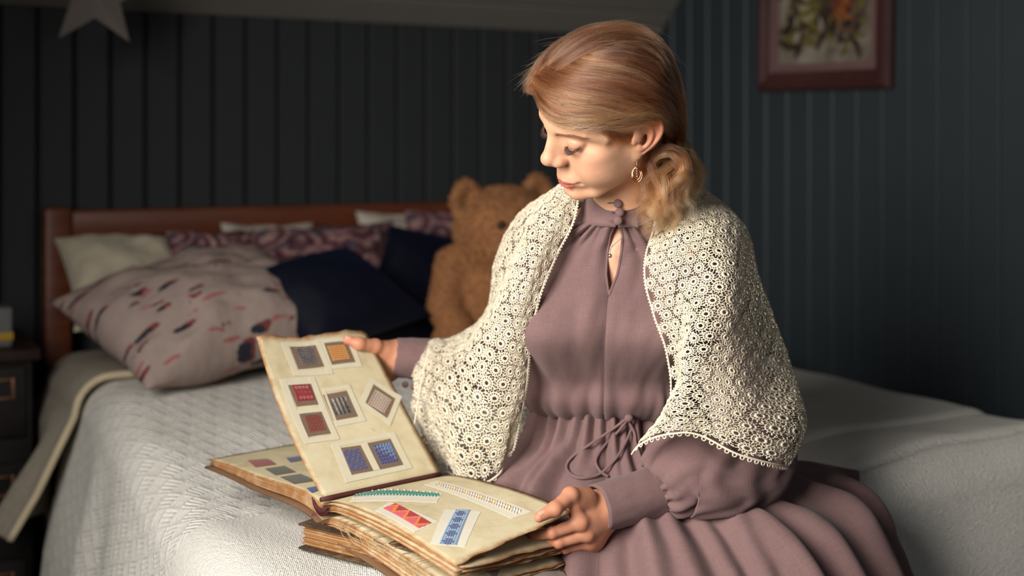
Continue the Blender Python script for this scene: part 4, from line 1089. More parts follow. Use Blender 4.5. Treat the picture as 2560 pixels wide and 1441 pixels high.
# ---- sleeves
def sleeve(name, path, radii, yflat, n=110, m_=96, folds=None, seed=0.0, th=.0022):
    pts = catmull(path, n); r = catmull(np.array(radii)[:, None], n)[:, 0]; T_, N0, B0 = frames(pts)
    t = np.linspace(0, 2 * math.pi, m_, endpoint=False); uu = np.linspace(0, 1, n)[:, None]
    rr2 = r[:, None] * np.ones((1, m_)) + folds(uu, t[None, :], pts)
    Gs = pts[:, None, :] + rr2[..., None] * (np.cos(t)[None, :, None] * N0[:, None, :] + np.sin(t)[None, :, None] * B0[:, None, :])
    return cloth(name, Gs[:, ::-1], th=th), Gs
per3 = lambda t, uu, f1, f2, sd: np.stack([np.cos(t) * f1 + 0 * uu, np.sin(t) * f1 + 0 * uu, uu * f2 + sd + 0 * t], -1)
def fl(uu, t, pts):
    g = np.clip((uu - .74) / .26, 0, 1)
    return .0068 * g * np.sin(t * 15 + 2 * vnoise(per3(t, uu, 3, 2, 1))) + .0075 * fbm(per3(t, uu, 1.5, 6, 3), 3) * np.clip(1.15 - g, 0, 1) + .003 * np.sin(uu * 60 + 3 * np.cos(t) + 4 * vnoise(per3(t, uu, 2, 5, 9))) * np.exp(-((uu - .55) / .12) ** 2)
cuffL0 = P(1645, 1232, 1.890)
sl_path = [SH_L + np.array([-.045, .02, .0]), SH_L * .6 + EL_L * .4 + np.array([-.02, .03, 0]), P(1880, 1040, 1.985), P(1885, 1165, 1.945), P(1800, 1192, 1.905), P(1712, 1180, 1.895), P(1672, 1218, 1.893), cuffL0]
sleeveL, GL = sleeve('sleeve', sl_path, [.046, .050, .056, .060, .064, .064, .050, .0370], 0, folds=fl, n=130)
def cuff(name, p0, p1, r0, r1, seed):
    pts = catmull([p0, (p0 + p1) / 2, p1], 24); T_, N0, B0 = frames(pts); t = np.linspace(0, 2 * math.pi, 72, endpoint=False)
    r = np.linspace(r0, r1, 24)[:, None] + .0012 * fbm(per3(t[None], np.linspace(0, 1, 24)[:, None], 2.2, 3, seed), 3)
    Gs = pts[:, None, :] + r[..., None] * (np.cos(t)[None, :, None] * N0[:, None, :] + np.sin(t)[None, :, None] * B0[:, None, :])
    o = cloth(name, Gs[:, ::-1], th=.0035)
    for e in (0, -1):
        m = MB(); q = Gs[e]; m.tube(np.concatenate([q, q[:2]]), .0017, 6, cap=False); keep(m.build('cuff_edge', LINEN), woman)
    return Gs
GcL = cuff('cuff', P(1652, 1228, 1.893), P(1494, 1272, 1.846), .0360, .0335, 2.0)
def fr_(uu, t, pts):
    g = np.clip((uu - .8) / .2, 0, 1)
    return .003 * g * np.sin(t * 13) + .0065 * fbm(per3(t, uu, 1.5, 6, 13), 3) * np.clip(1.15 - g, 0, 1)
sr_path = [SH_R + np.array([.03, 0.02, .0]), SH_R * .55 + EL_R * .45 + TL * .004, P(1296, 925, 2.17), P(1215, 925, 2.215), P(1140, 912, 2.20), P(1085, 903, 2.195)]
sleeveR, GR = sleeve('sleeve', sr_path, [.046, .050, .052, .048, .046, .036], 0, folds=fr_, n=110)
GcR = cuff('cuff', P(1092, 904, 2.195), P(990, 893, 2.188), .036, .0315, 8.0)
for px, py in ((1013, 962), (1034, 967)):
    m = MB(); m.ball((0, 0, 0), (.0058, .004, .0058), 14, 9); o = m.build('button', LINEN); o.location = P(px, py, 2.175); loc = o.location.copy(); o.parent = woman; o.location = loc - woman.location

# ---- necklace
gold = simple_mat('silver_chain', rgb(214, 196, 176), .25, 1.0, bump=0)
nk = catmull([P(1552, 596, 1.925), P(1536, 610, 1.922), P(1526, 622, 1.919), P(1524, 640, 1.917)], 30)
m = MB()
for i, q in enumerate(nk): m.ball(q - TF * -.002, .0011, 6, 5)
m.ball(P(1525, 640, 1.914), .0034, 12, 9); neck = keep(m.build('necklace', gold), woman); neck['label'] = 'silver chain with a small round pendant'
# ================================================================ the crocheted shawl (real openwork: every ring and thread is geometry)
RP = [[(1645, 520, 1.95), (1680, 500, 1.94), (1712, 480, 1.965), (1745, 460, 2.03), (1730, 470, 2.12)],
      [(1630, 590, 1.915), (1690, 560, 1.885), (1770, 535, 1.895), (1848, 548, 1.98), (1840, 575, 2.13)],
      [(1620, 680, 1.885), (1700, 645, 1.842), (1800, 625, 1.845), (1888, 650, 1.955), (1880, 680, 2.14)],
      [(1632, 780, 1.862), (1716, 750, 1.815), (1825, 735, 1.815), (1920, 765, 1.94), (1910, 785, 2.14)],
      [(1656, 880, 1.852), (1736, 850, 1.80), (1845, 845, 1.80), (1955, 870, 1.93), (1940, 885, 2.12)],
      [(1662, 980, 1.848), (1748, 940, 1.79), (1860, 945, 1.79), (1982, 970, 1.915), (1965, 985, 2.10)],
      [(1650, 1065, 1.84), (1735, 1020, 1.775), (1868, 1045, 1.775), (2000, 1055, 1.90), (1985, 1070, 2.07)],
      [(1608, 1148, 1.84), (1700, 1082, 1.775), (1850, 1138, 1.775), (1956, 1158, 1.875), (1965, 1150, 2.03)]]
LP = [[(1448, 478, 1.955), (1434, 468, 1.965), (1418, 460, 1.99), (1398, 452, 2.05), (1420, 462, 2.13)],
      [(1432, 555, 1.925), (1388, 535, 1.93), (1338, 520, 1.975), (1300, 535, 2.08), (1322, 550, 2.18)],
      [(1388, 650, 1.915), (1342, 640, 1.90), (1284, 632, 1.955), (1246, 650, 2.09), (1270, 660, 2.21)],
      [(1346, 750, 1.905), (1306, 748, 1.895), (1252, 745, 1.955), (1216, 770, 2.10), (1240, 780, 2.24)],
      [(1326, 865, 1.925), (1280, 850, 1.915), (1212, 826, 1.98), (1150, 848, 2.11), (1120, 850, 2.22)],
      [(1319, 965, 1.945), (1268, 960, 1.935), (1185, 935, 1.985), (1078, 880, 2.10), (1072, 868, 2.20)],
      [(1303, 1060, 1.965), (1262, 1080, 1.955), (1170, 1065, 1.995), (1046, 1010, 2.09), (1044, 985, 2.12)],
      [(1284, 1132, 1.98), (1248, 1185, 1.985), (1180, 1212, 2.02), (1098, 1192, 2.09), (1090, 1185, 2.12)]]
def panel(ctrl, nu, nv, seed, amp):
    c = np.array([[P(*q) for q in r] for r in ctrl]); S = surf(c, nu, nv); n = grid_normals(S)
    U, V = np.meshgrid(np.linspace(0, 1, nu), np.linspace(0, 1, nv), indexing='ij')
    f = amp(U, V); S = S + n * f[..., None]
    return S, grid_normals(S)
def amp_r(U, V):
    ph = (V * 1.0 + .55 * U) * 2 * math.pi
    a = .015 * np.sin(ph * 1.9 + 1.2 * vnoise(np.stack([U * 3, V * 3, U * 0 + 1], -1))) * np.clip(U * 1.5, 0, 1) * np.clip((1 - V) * 3, 0, 1)
    return (a + .006 * fbm(np.stack([U * 5, V * 4, U * 0 + 3], -1), 2)) * np.clip(U * 3 + .2, 0, 1)
def amp_l(U, V):
    a = .006 * np.sin((V * 2.2 - .5 * U) * 2 * math.pi + 1.5 * vnoise(np.stack([U * 3, V * 3, U * 0 + 8], -1))) * np.clip(U * 1.5, 0, 1)
    return a + .005 * fbm(np.stack([U * 4, V * 4, U * 0 + 6], -1), 2) + .016 * np.clip((U - .55) / .45, 0, 1) * np.sin(V * 9.0 + 1.0)
SR, NR_ = panel(RP, 220, 160, 1, amp_r)
SL, NL_ = panel(LP, 220, 160, 2, amp_l)
SL, NL_ = SL, NL_
cu = lambda S: np.linalg.norm(np.diff(S, axis=0), axis=2).sum(0).mean()
cv_ = lambda S: np.linalg.norm(np.diff(S, axis=1), axis=2).sum(1)
def orient(S, N):
    """normals towards the viewer's side of the cloth (away from the woman's trunk)"""
    c = AX[3]; d = ((S - c) * N).sum(-1).mean(); return N if d > 0 else -N
NR_, NL_ = orient(SR, NR_), orient(SL, NL_)
# the back of the shawl joins the two panels behind the neck and shoulders
bk = []
for i in range(8):
    a, b = np.array(P(*LP[i][4])), np.array(P(*RP[i][4])); mid = (a + b) / 2; out = np.array([.05, .10 + .02 * i, .0])
    if i == 0: out = np.array([.02, .04, .01])
    bk.append([a, a * .72 + b * .28 + out * .8, mid + out, a * .28 + b * .72 + out * .8, b])
SB = surf(np.array(bk), 120, 120); NB_ = orient(SB, grid_normals(SB))

RD = np.random.default_rng(11)
def lace_motif():
    """one flower of the crochet in centimetre-like units of the motif pitch (=1): polylines with radii"""
    L = []
    c = lambda r, n, a0=0.0, w=0.0, k=0: [(r * (1 + w * math.cos(k * t)) * math.cos(t + a0), r * (1 + w * math.cos(k * t)) * math.sin(t + a0)) for t in np.linspace(0, 2 * math.pi, n, endpoint=False)]
    L.append((c(.182, 14), .062, True)); 
    K = 14
    for i in range(K):
        a = 2 * math.pi * i / K; L.append(([(.22 * math.cos(a), .22 * math.sin(a)), (.35 * math.cos(a + .03), .345 * math.sin(a + .03))], .030, False))
    L.append((c(.372, 28, math.pi / 28, .05, 14), .034, True))
    # threads that tie it to its neighbours
    for i in range(15):
        a = 2 * math.pi * (i + .5) / 15; r = .5 / max(math.cos((a - math.pi / 6) % (math.pi / 3) - math.pi / 6), .8)
        L.append(([(.37 * math.cos(a), .37 * math.sin(a)), (.44 * math.cos(a + .06), .44 * math.sin(a + .06)), (r * 1.03 * math.cos(a - .02), r * 1.03 * math.sin(a - .02))], .026, False))
    for i in range(6):                       # half of the small rings where three flowers meet
        a = 2 * math.pi * i / 6 + math.pi / 6
        if i % 3 != 2: 
            q = (math.cos(a) / math.sqrt(3), math.sin(a) / math.sqrt(3))
            if i in (0, 1): L.append(([(q[0] + .055 * math.cos(t), q[1] + .055 * math.sin(t)) for t in np.linspace(0, 2 * math.pi, 7, endpoint=False)], .030, True))
    return L
def motif_geo(L, seg=4):
    V, F = [], []
    for pts, r, closed in L:
        p = np.array(pts); n = len(p); o = len(V)
        t = (np.roll(p, -1, 0) - np.roll(p, 1, 0)) if closed else np.gradient(p, axis=0)
        t /= np.linalg.norm(t, axis=1)[:, None]; nn = np.stack([-t[:, 1], t[:, 0]], 1)
        for i in range(n):
            for s_ in range(seg):
                a = 2 * math.pi * (s_ + .5) / seg; V.append((p[i, 0] + nn[i, 0] * r * math.cos(a) * 1.25, p[i, 1] + nn[i, 1] * r * math.cos(a) * 1.25, r * math.sin(a)))
        for i in range(n if closed else n - 1):
            for s_ in range(seg):
                k = (s_ + 1) % seg; j = (i + 1) % n; F.append((o + i * seg + s_, o + i * seg + k, o + j * seg + k, o + j * seg + s_))
    return np.array(V), np.array(F)
MV, MF = motif_geo(lace_motif())
def lace_panel(S, N, pitch, Wm, Hm, seed, skip=None):
    """tile the flower over a surface: the first grid axis runs down (Hm metres), the second across (Wm metres)"""
    nu, nv = S.shape[:2]; r = np.random.default_rng(seed); V, F, o = [], [], 0
    nx = int(round(Wm / pitch)); ny = int(round(Hm / (pitch * .866)))
    for j in range(ny + 1):
        for i in range(nx + 1):
            x = (i + .38 + (.5 if j % 2 else 0)) / (nx + .4); y = (j + .45) / (ny + .3)
            if x > 1 - .36 / nx or y > 1 - .38 / ny: continue
            a = r.uniform(0, .4); sc = r.uniform(.95, 1.02); q = MV[:, :2] * sc
            jx, jy = r.normal(0, .04, 2)
            u = y + (q[:, 1] + jy) / ny / .866; v = x + (q[:, 0] + jx) / nx
            V.append(np.stack([u, v, MV[:, 2] * pitch], 1)); F.append(MF + o); o += len(MV)
    V = np.concatenate(V); F = np.concatenate(F)
    def at(u, v):
        u = np.clip(u, 0, 1) * (nu - 1); v = np.clip(v, 0, 1) * (nv - 1); i = np.minimum(u.astype(int), nu - 2); j = np.minimum(v.astype(int), nv - 2); a = (u - i)[:, None]; b = (v - j)[:, None]
        return [(X[i, j] * (1 - a) * (1 - b) + X[i + 1, j] * a * (1 - b) + X[i, j + 1] * (1 - a) * b + X[i + 1, j + 1] * a * b) for X in (S, N)]
    p, n = at(V[:, 0], V[:, 1])
    h = V[:, 2] + r.normal(0, .00022, len(V)) + .0012 * vnoise(p * 160)
    return p + n * h[:, None], F
lv, lf, lo_ = [], [], 0
def put(v, f):
    global lo_
    lv.append(v); lf.append(f + lo_); lo_ += len(v)
PITCH = .0290
put(*lace_panel(SR, NR_, PITCH, .335, .62, 21)); put(*lace_panel(SL, NL_, PITCH, .30, .60, 22)); put(*lace_panel(SB, NB_, PITCH, .40, .50, 23))
# edging: a cord with small picots along the borders
def edging(line, nrm, out, step=.0115, r=.0016, pr=.0030):
    d = np.concatenate([[0], np.cumsum(np.linalg.norm(np.diff(line, axis=0), axis=1))]); n = int(d[-1] / step)
    v, f = tube_geo(line[::2], r, 6); put(np.array(v), np.array([q for q in f if len(q) == 4]))
    for i in range(n):
        s = (i + .5) / n * d[-1]; g = lambda X: np.array([np.interp(s, d, X[:, k]) for k in range(3)])
        c, nn, oo = g(line), g(nrm), g(out); tt_ = np.cross(nn, oo)
        c = c + oo * pr * .8; pts = [c + (oo * math.cos(a) + tt_ * math.sin(a)) * pr for a in np.linspace(0, 2 * math.pi, 9)[:-1]]
        v, f = tube_geo(pts, .0011, 4, closed=True); put(np.array(v), np.array(f))
def nrmz(a): return a / (np.linalg.norm(a, axis=-1)[..., None] + 1e-9)
for S, N in ((SR, NR_), (SL, NL_)):
    edging(S[:, 0], N[:, 0], nrmz(S[:, 0] - S[:, 4]), .0052, .0011, .0013); edging(S[-1], N[-1], nrmz(S[-1] - S[-6]))
lace = NT('lace_cotton'); c = lace.coord(); n = lace.noise(c, 30, 3)
lace.set(Base_Color=lace.mix(n, rgb(214, 200, 172), rgb(236, 226, 204)), Roughness=.9); lace.bump(lace.noise(c, 1400, 2), .5, .0008); lace.b.inputs['Sheen Weight'].default_value = .1
shawl = mesh_obj('shawl', np.concatenate(lv), np.concatenate(lf), lace.m); keep(shawl, woman); shawl['label'] = 'cream crocheted lace shawl with round flower motifs'
# loose cord that hangs from the edge at the forearm
m = MB(); q = catmull([P(1074, 872, 2.09), P(1062, 915, 2.075), P(1052, 965, 2.07), P(1044, 1012, 2.075), P(1036, 1062, 2.08)], 30); m.tube(q, .0013, 6); keep(m.build('shawl_cord', lace.m), woman)
# ================================================================ the hair
def cap_sdf(p):
    d = s_ell(p, (0, -0.35, 2.5), (7.02, 8.5, 7.68)); d = smin(d, s_ell(p, (0, 3.2, 3.2), (6.1, 6.3, 5.4)), 1.2)
    line = p[:, 1] * .75 - p[:, 2] * .62 - 3.2                                     # hairline of the forehead and temples
    low = np.where(p[:, 2] < -.2, p[:, 1] + 2.6 + (p[:, 2] + .2) * .15, -9.0)      # behind the ears
    d = smax(d, np.maximum(line, low), .35); return smax(d, -p[:, 2] - 7.5, .5)
# everything that carries hair strands is followed with guides that lie on the head
def cast(px, py, lift):
    """the point where a view ray meets the head raised by lift (cm), or passes it closest"""
    o = np.array([0, 0, CAMZ]); d = P(px, py, 1.0) - o; d /= np.linalg.norm(d); t = 1.6; best = (9, 0)
    for _ in range(70):
        v = float(skull_sdf(W2H((o + d * t)[None]).astype(np.float32))[0]) - lift
        if v < best[0]: best = (v, t)
        if v < .02: break
        t += max(v, .04) * HS * .8
        if t > 2.2: break
    return o + d * best[1]
def guide(pts, lift, n=24):
    if not hasattr(lift, '__len__'): lift = [lift] * len(pts)
    return catmull([cast(x, y, l) for (x, y), l in zip(pts, lift)], n)
end = [(1668, 330), (1684, 352)]
G_SIDE = [  # from the lower edge on the forehead up to the crown, all swept back over the ear
    [(1346, 238), (1362, 268), (1398, 296), (1448, 304), (1500, 303), (1545, 312), (1585, 308), (1620, 298)],
    [(1340, 228), (1362, 256), (1406, 284), (1460, 293), (1520, 292), (1575, 298), (1620, 292), (1660, 300)],
    [(1334, 214), (1366, 246), (1420, 276), (1490, 280), (1560, 286), (1616, 280), (1656, 294), (1682, 335)],
    [(1330, 200), (1380, 232), (1450, 252), (1530, 262), (1600, 278), (1648, 296), (1676, 325), (1690, 350)],
    [(1342, 178), (1405, 206), (1480, 222), (1560, 235), (1625, 258), (1664, 286), (1686, 318), (1696, 350)],
    [(1362, 158), (1430, 180), (1510, 192), (1590, 208), (1645, 238), (1674, 272), (1692, 312), (1700, 350)],
    [(1388, 138), (1460, 152), (1540, 162), (1612, 184), (1656, 220), (1680, 262), (1694, 308), (1702, 350)],
    [(1414, 118), (1490, 126), (1565, 138), (1628, 164), (1662, 204), (1682, 252), (1696, 304), (1702, 350)],
    [(1440, 101), (1512, 104), (1580, 116), (1634, 146), (1664, 190), (1684, 244), (1696, 300), (1702, 350)],
    [(1462, 88), (1528, 86), (1588, 98), (1636, 130), (1664, 178), (1684, 236), (1696, 298), (1702, 350)],
    [(1474, 78), (1540, 74), (1596, 86), (1642, 120), (1670, 172), (1690, 232), (1702, 296), (1706, 350)],
    [(1484, 70), (1552, 62), (1612, 72), (1660, 112), (1686, 168), (1704, 232), (1712, 298), (1712, 352)]]
LIFT = [.5, .9, 1.2, 1.25, 1.15, 1.0, .9, .85, .8, .75, .75, .75]
gs = np.array([guide(q, l * np.interp(np.linspace(0, 1, len(q)), [0, .2, .75, 1], [.55, 1, 1.1, 1.5]), 26) for q, l in zip(G_SIDE, LIFT)])
G_FAR = [[(1460, 86), (1412, 104), (1370, 134), (1338, 172), (1320, 212), (1318, 236)],
         [(1440, 96), (1396, 122), (1358, 156), (1332, 196), (1324, 228)],
         [(1414, 112), (1378, 142), (1348, 178), (1330, 212), (1328, 232)],
         [(1380, 140), (1356, 166), (1340, 196), (1332, 222)]]
gf = np.array([guide(q, [.75, .9, 1.0, 1.0, .9, .8][:len(q)], 18) for q in G_FAR])
hr = np.random.default_rng(17)
strands = []
ctr = HT + HM @ np.array([0, -.6, 2.5])
def lerp_guides(g, a):
    i = min(int(a), len(g) - 2); f = a - i; return g[i] * (1 - f) + g[i + 1] * f
CL = [(hr.uniform(0, 1), hr.normal(0, 1, 3), hr.uniform(0, 6.28), hr.uniform(0, 1)) for _ in range(230)]
scol = []
C_DARK, C_MID, C_GOLD, C_PALE = (np.array(rgb(*c)) for c in ((60, 34, 24), (110, 67, 45), (160, 111, 71), (212, 170, 120)))
def strand_color(tone, n, tip=.25):
    """pigment along one hair: auburn at the roots, sun bleached towards the tips"""
    t = np.clip(tone + tip * np.linspace(0, 1, n), 0, 1)[:, None]
    return np.where(t < .4, C_DARK + (C_MID - C_DARK) * (t / .4), np.where(t < .75, C_MID + (C_GOLD - C_MID) * ((t - .4) / .35), C_GOLD + (C_PALE - C_GOLD) * ((t - .75) / .25)))
def add_strand(q, tone, tip=.25):
    strands.append(q); scol.append(strand_color(tone, len(q), tip))
def side_strands(g, n, jit, wav, lo=0.0, hi=None, thick=1.0, spread=.010, tone=(.55, .2)):
    hi = len(g) - 1 if hi is None else hi
    for _ in range(n):
        c = CL[hr.integers(len(CL))]; fr0 = np.clip(c[0] + hr.normal(0, spread), 0, 1)
        m_ = g.shape[1]; s = np.linspace(0, 1, m_)[:, None]; ph0 = c[2] + hr.normal(0, .1)
        fa = np.clip(fr0 + wav * (1.3 - fr0) * (c[1][1] * .035 * np.sin(s[:, 0] * 3.1) + .022 * np.sin(s[:, 0] * (6 + 5 * c[3]) + ph0) * np.clip(s[:, 0] * 3, 0, 1)), 0, 1) * (hi - lo) + lo
        gi = np.minimum(fa.astype(int), len(g) - 2); gt = (fa - gi)[:, None]; ar = np.arange(m_); q = g[gi, ar] * (1 - gt) + g[gi + 1, ar] * gt
        st = hr.uniform(0, .35) if hr.random() < .45 else 0.0; en = 1 - (hr.uniform(0, .25) if hr.random() < .3 else 0)
        nrm = q - ctr; nrm /= np.linalg.norm(nrm, axis=1)[:, None]; tan = np.gradient(q, axis=0); tan /= np.linalg.norm(tan, axis=1)[:, None] + 1e-9; sd = np.cross(nrm, tan)
        dep = hr.uniform(-.0065, .0020) * thick + c[1][0] * .0016
        ph = c[2] + hr.normal(0, .18); wv_ = wav * (1.5 - fr0) * (.6 + .8 * c[3])
        cl = np.sin(s * (5 + 4 * c[3]) + ph) * .0042 * wv_ + np.sin(s * 16 + ph * 2) * .0014 * wv_
        q = q + nrm * (dep * np.sin(np.clip(s * 3, 0, 1.57)) + .0026 * wv_ * np.sin(s * 9 + ph * 1.7) + hr.normal(0, .0005)) + sd * (cl * np.clip(s * 2, 0, 1) + hr.normal(0, jit) * (.4 + s) + c[1][1] * .003 * np.sin(s * 3.1))
        u = np.linspace(st, en, m_) * (m_ - 1); i = np.minimum(u.astype(int), m_ - 2); f = (u - i)[:, None]
        add_strand(q[i] * (1 - f) + q[i + 1] * f, tone[0] - .13 - tone[1] * fr0 * 1.6 + .20 * c[1][2] + hr.normal(0, .10))
side_strands(gs, 11500, .0010, 1.0)
side_strands(gs, 1500, .0022, 1.8, 0.0, 5, spread=.05, tone=(.75, .1))
side_strands(gf, 2800, .0014, .8, tone=(.4, .1))
# hair that rises over the parting and hides it
GT = [[(1330, 236), (1338, 196), (1372, 152), (1420, 112), (1480, 82), (1550, 70), (1612, 84), (1658, 124)], [(1346, 226), (1360, 186), (1400, 148), (1452, 112), (1512, 88), (1575, 86), (1630, 108), (1668, 152)], [(1370, 206), (1400, 172), (1446, 142), (1500, 118), (1560, 108), (1616, 122), (1656, 160), (1680, 214)], [(1326, 222), (1332, 184), (1360, 142), (1404, 104), (1462, 76), (1530, 62), (1600, 72), (1650, 108)]]
gt_ = np.array([guide(q, [.5, .85, 1.0, 1.05, 1.05, 1.0, .95, .9], 26) for q in (GT[3], GT[0], GT[1], GT[2])])
side_strands(gt_, 3600, .0016, .9, spread=.03, tone=(.42, .05))
# hair behind the ear, gathered into the loose curls
# curls over her left shoulder: locks that wind down from behind the ear
locks = []
for i in range(78):
    a = hr.uniform(0, 1); x0 = 1640 + 62 * a + hr.normal(0, 4); y0 = 322 + 26 * hr.random(); Y0 = 1.875 + .06 * hr.random() + .03 * a
    if i < 30: xe, ye, Ye = 1612 + 130 * hr.random() ** 1.0, 455 + 95 * hr.random(), 1.84 + .10 * hr.random()
    else: xe, ye, Ye = 1590 + 110 * hr.random(), 480 + 110 * hr.random() ** 1.3, 1.845 + .05 * hr.random()
    xm = (x0 + xe) / 2 + hr.normal(12, 14); ym = (y0 + ye) / 2
    ax_ = catmull([P(x0, y0, Y0), P(x0 * .6 + xm * .4 + 8, y0 * .55 + ym * .45, (Y0 * .6 + Ye * .4) - .008), P(xm, ym, (Y0 + Ye) / 2 - .012), P(xm * .4 + xe * .6, ym * .4 + ye * .6, Ye - .004), P(xe, ye, Ye)], 44)
    T_, N0, B0 = frames(ax_); s = np.linspace(0, 1, 44)[:, None]; turns = hr.uniform(1.2, 2.6); rad = hr.uniform(.006, .0135) * np.clip(s * 2.2, 0, 1) * (1 - .25 * s); ph = hr.uniform(0, 6.28); sg = hr.choice((-1, 1))
    th_ = s * turns * 2 * math.pi * sg + ph
    locks.append(ax_ + rad * (np.cos(th_) * N0 + np.sin(th_) * B0))
# two big soft loops in front
for pts in ([(1618, 420, 1.852), (1640, 385, 1.842), (1678, 368, 1.838), (1710, 385, 1.842), (1722, 418, 1.85), (1706, 448, 1.853), (1684, 470, 1.85), (1690, 500, 1.848), (1672, 525, 1.85)],
            [(1622, 440, 1.856), (1636, 402, 1.846), (1668, 384, 1.84), (1700, 400, 1.843), (1708, 432, 1.848), (1688, 462, 1.846), (1662, 488, 1.845), (1654, 516, 1.848), (1664, 540, 1.852)],
            [(1650, 345, 1.868), (1636, 372, 1.858), (1626, 405, 1.85), (1632, 440, 1.848), (1650, 470, 1.847), (1645, 505, 1.85), (1620, 535, 1.856)],
            [(1668, 350, 1.87), (1690, 372, 1.86), (1716, 405, 1.858), (1728, 442, 1.862), (1716, 478, 1.86), (1722, 512, 1.862)],
            [(1680, 330, 1.89), (1712, 360, 1.885), (1738, 402, 1.885), (1750, 440, 1.89), (1742, 470, 1.89), (1728, 490, 1.888)]):
    for k in range(3): locks.append(catmull([P(x + hr.normal(0, 3), y + hr.normal(0, 3), Y + hr.normal(0, .002)) for x, y, Y in pts], 44))
for L_ in locks:
    T_, N0, B0 = frames(L_); s = np.linspace(0, 1, 44)[:, None]; cr = hr.uniform(.0030, .0062); lt = hr.normal(.42, .2)
    for k in range(int(hr.integers(55, 95))):
        a, r_ = hr.uniform(0, 6.28), cr * math.sqrt(hr.random()); tw = hr.normal(0, .8)
        env = np.clip(.55 + .6 * np.sin(s * 2.6), .3, 1.2) * (1 + .5 * hr.normal() * s)
        q = L_ + r_ * env * (np.cos(a + tw * s) * N0 + np.sin(a + tw * s) * B0) + hr.normal(0, .0006, 3) * s * 2 + .0007 * np.sin(s * hr.uniform(10, 24) + a) * N0
        e = 44 if hr.random() < .6 else int(hr.integers(26, 44)); add_strand(q[:e], lt + hr.normal(0, .08), .3)
# short hair at the temple and sideburn
for _ in range(500):
    x0, y0 = 1500 + 90 * hr.random(), 318 + 18 * hr.random(); b = cast(x0, y0, .05); e = cast(x0 + 25 + 30 * hr.random(), y0 + 22 + 22 * hr.random(), .12 + .2 * hr.random()); md = cast((x0 * 2 + 40) / 2, y0 + 16, .3)
    add_strand(catmull([b, md, e], 10), hr.normal(.35, .1))
# flyaway hairs
for _ in range(420):
    g = (gs if hr.random() < .6 else gf); q = lerp_guides(g, hr.uniform(2, len(g) - 1) if g is gs else hr.uniform(0, len(g) - 1))
    i = hr.integers(0, len(q) - 7); q = q[i:i + 7].copy(); nrm = q - ctr; nrm /= np.linalg.norm(nrm, axis=1)[:, None]; s = np.linspace(0, 1, 7)[:, None]
    add_strand(catmull(q + nrm * (s ** 1.5) * hr.uniform(.002, .018) + hr.normal(0, .005, 3) * s, 12), .6)
for _ in range(200):
    L_ = locks[hr.integers(len(locks))]; i = hr.integers(5, 34); q = L_[i:i + 10].copy(); s = np.linspace(0, 1, 10)[:, None]
    add_strand(q + hr.normal(0, .010, 3) * s ** 1.3, .65)
cd = bpy.data.hair_curves.new('hair')
cd.add_curves([len(q) for q in strands])
pos = np.concatenate(strands).astype(np.float32); cd.position_data.foreach_set('vector', pos.ravel())
ra_ = cd.attributes.get('radius') or cd.attributes.new('radius', 'FLOAT', 'POINT')
rads = np.concatenate([np.interp(np.linspace(0, 1, len(q)), [0, .6, 1], [1, .9, .35]) * .00013 for q in strands]).astype(np.float32); ra_.data.foreach_set('value', rads)
pg_ = cd.attributes.new('pigment', 'FLOAT_COLOR', 'POINT'); ca = np.ones((len(pos), 4), np.float32); ca[:, :3] = np.concatenate(scol); pg_.data.foreach_set('color', ca.ravel())
hm = bpy.data.materials.new('hair_strands'); hm.use_nodes = True; nt = hm.node_tree; nt.nodes.remove(nt.nodes['Principled BSDF'])
hb = nt.nodes.new('ShaderNodeBsdfHairPrincipled'); hb.parametrization = 'COLOR'; at_ = nt.nodes.new('ShaderNodeAttribute'); at_.attribute_name = 'pigment'
nt.links.new(at_.outputs['Color'], hb.inputs['Color']); hb.inputs['Roughness'].default_value = .35; hb.inputs['Radial Roughness'].default_value = .5
nt.links.new(hb.outputs[0], nt.nodes['Material Output'].inputs[0])
hair_m = simple_mat('hair_under', rgb(84, 48, 30), .6, var=.2, vscale=60, bump=.3, bscale=300)
cv2, cf2 = surface_nets(cap_sdf, (-9, -12, -9), (9, 11, 12), .3)
hair = mesh_obj('hair', H2W(cv2), cf2, hair_m); keep(hair, woman); hair['label'] = 'reddish blonde hair swept back into loose curls'
ho = bpy.data.objects.new('hair_strands', cd); COL.objects.link(ho); cd.materials.append(hm); ho.parent = hair; ho.matrix_parent_inverse = Matrix.Translation(woman.location).inverted() @ Matrix.Identity(4) if False else Matrix.Identity(4)
ho['kind'] = 'stuff'

# ================================================================ earring
rose = simple_mat('rose_gold', rgb(226, 160, 120), .2, 1.0, bump=0)
lobe = cast(1592, 386, 0) ; lobe = P(1592, 378, 1.826)
m = MB(); c0 = lobe
hoop = [c0 + np.array([0, .006 * math.cos(a) - .001, .0075 * math.sin(a) - .006]) for a in np.linspace(0, 2 * math.pi, 24, endpoint=False)]
m.tube(hoop, .0010, 6, closed=True)
m.tube([c0 + np.array([0, -.005, -.004]), c0 + np.array([0, -.006, -.012])], .0014, 8)
for i in range(3): m.ball(c0 + np.array([0, -.003, -.0155 - .0022 * i]), (.0011, .0011, .0014), 8, 6)
oc_ = c0 + np.array([0, -.003, -.0335])
for a_, b_, dx in ((.0072, .0105, 0), (.0056, .0086, -.0006)):
    m.tube([oc_ + np.array([a_ * math.cos(t) + dx, 0.0008 * math.sin(3 * t), b_ * math.sin(t) + (.0012 if dx else 0)]) for t in np.linspace(0, 2 * math.pi, 36, endpoint=False)], .00055, 6, closed=True)
for i in range(4): m.ball(oc_ + np.array([0, 0, .008 - .0036 * i]), (.0013, .0013, .0021), 8, 6)
er = keep(m.build('earring', rose), woman); er['label'] = 'rose gold hoop earring with two oval rings'
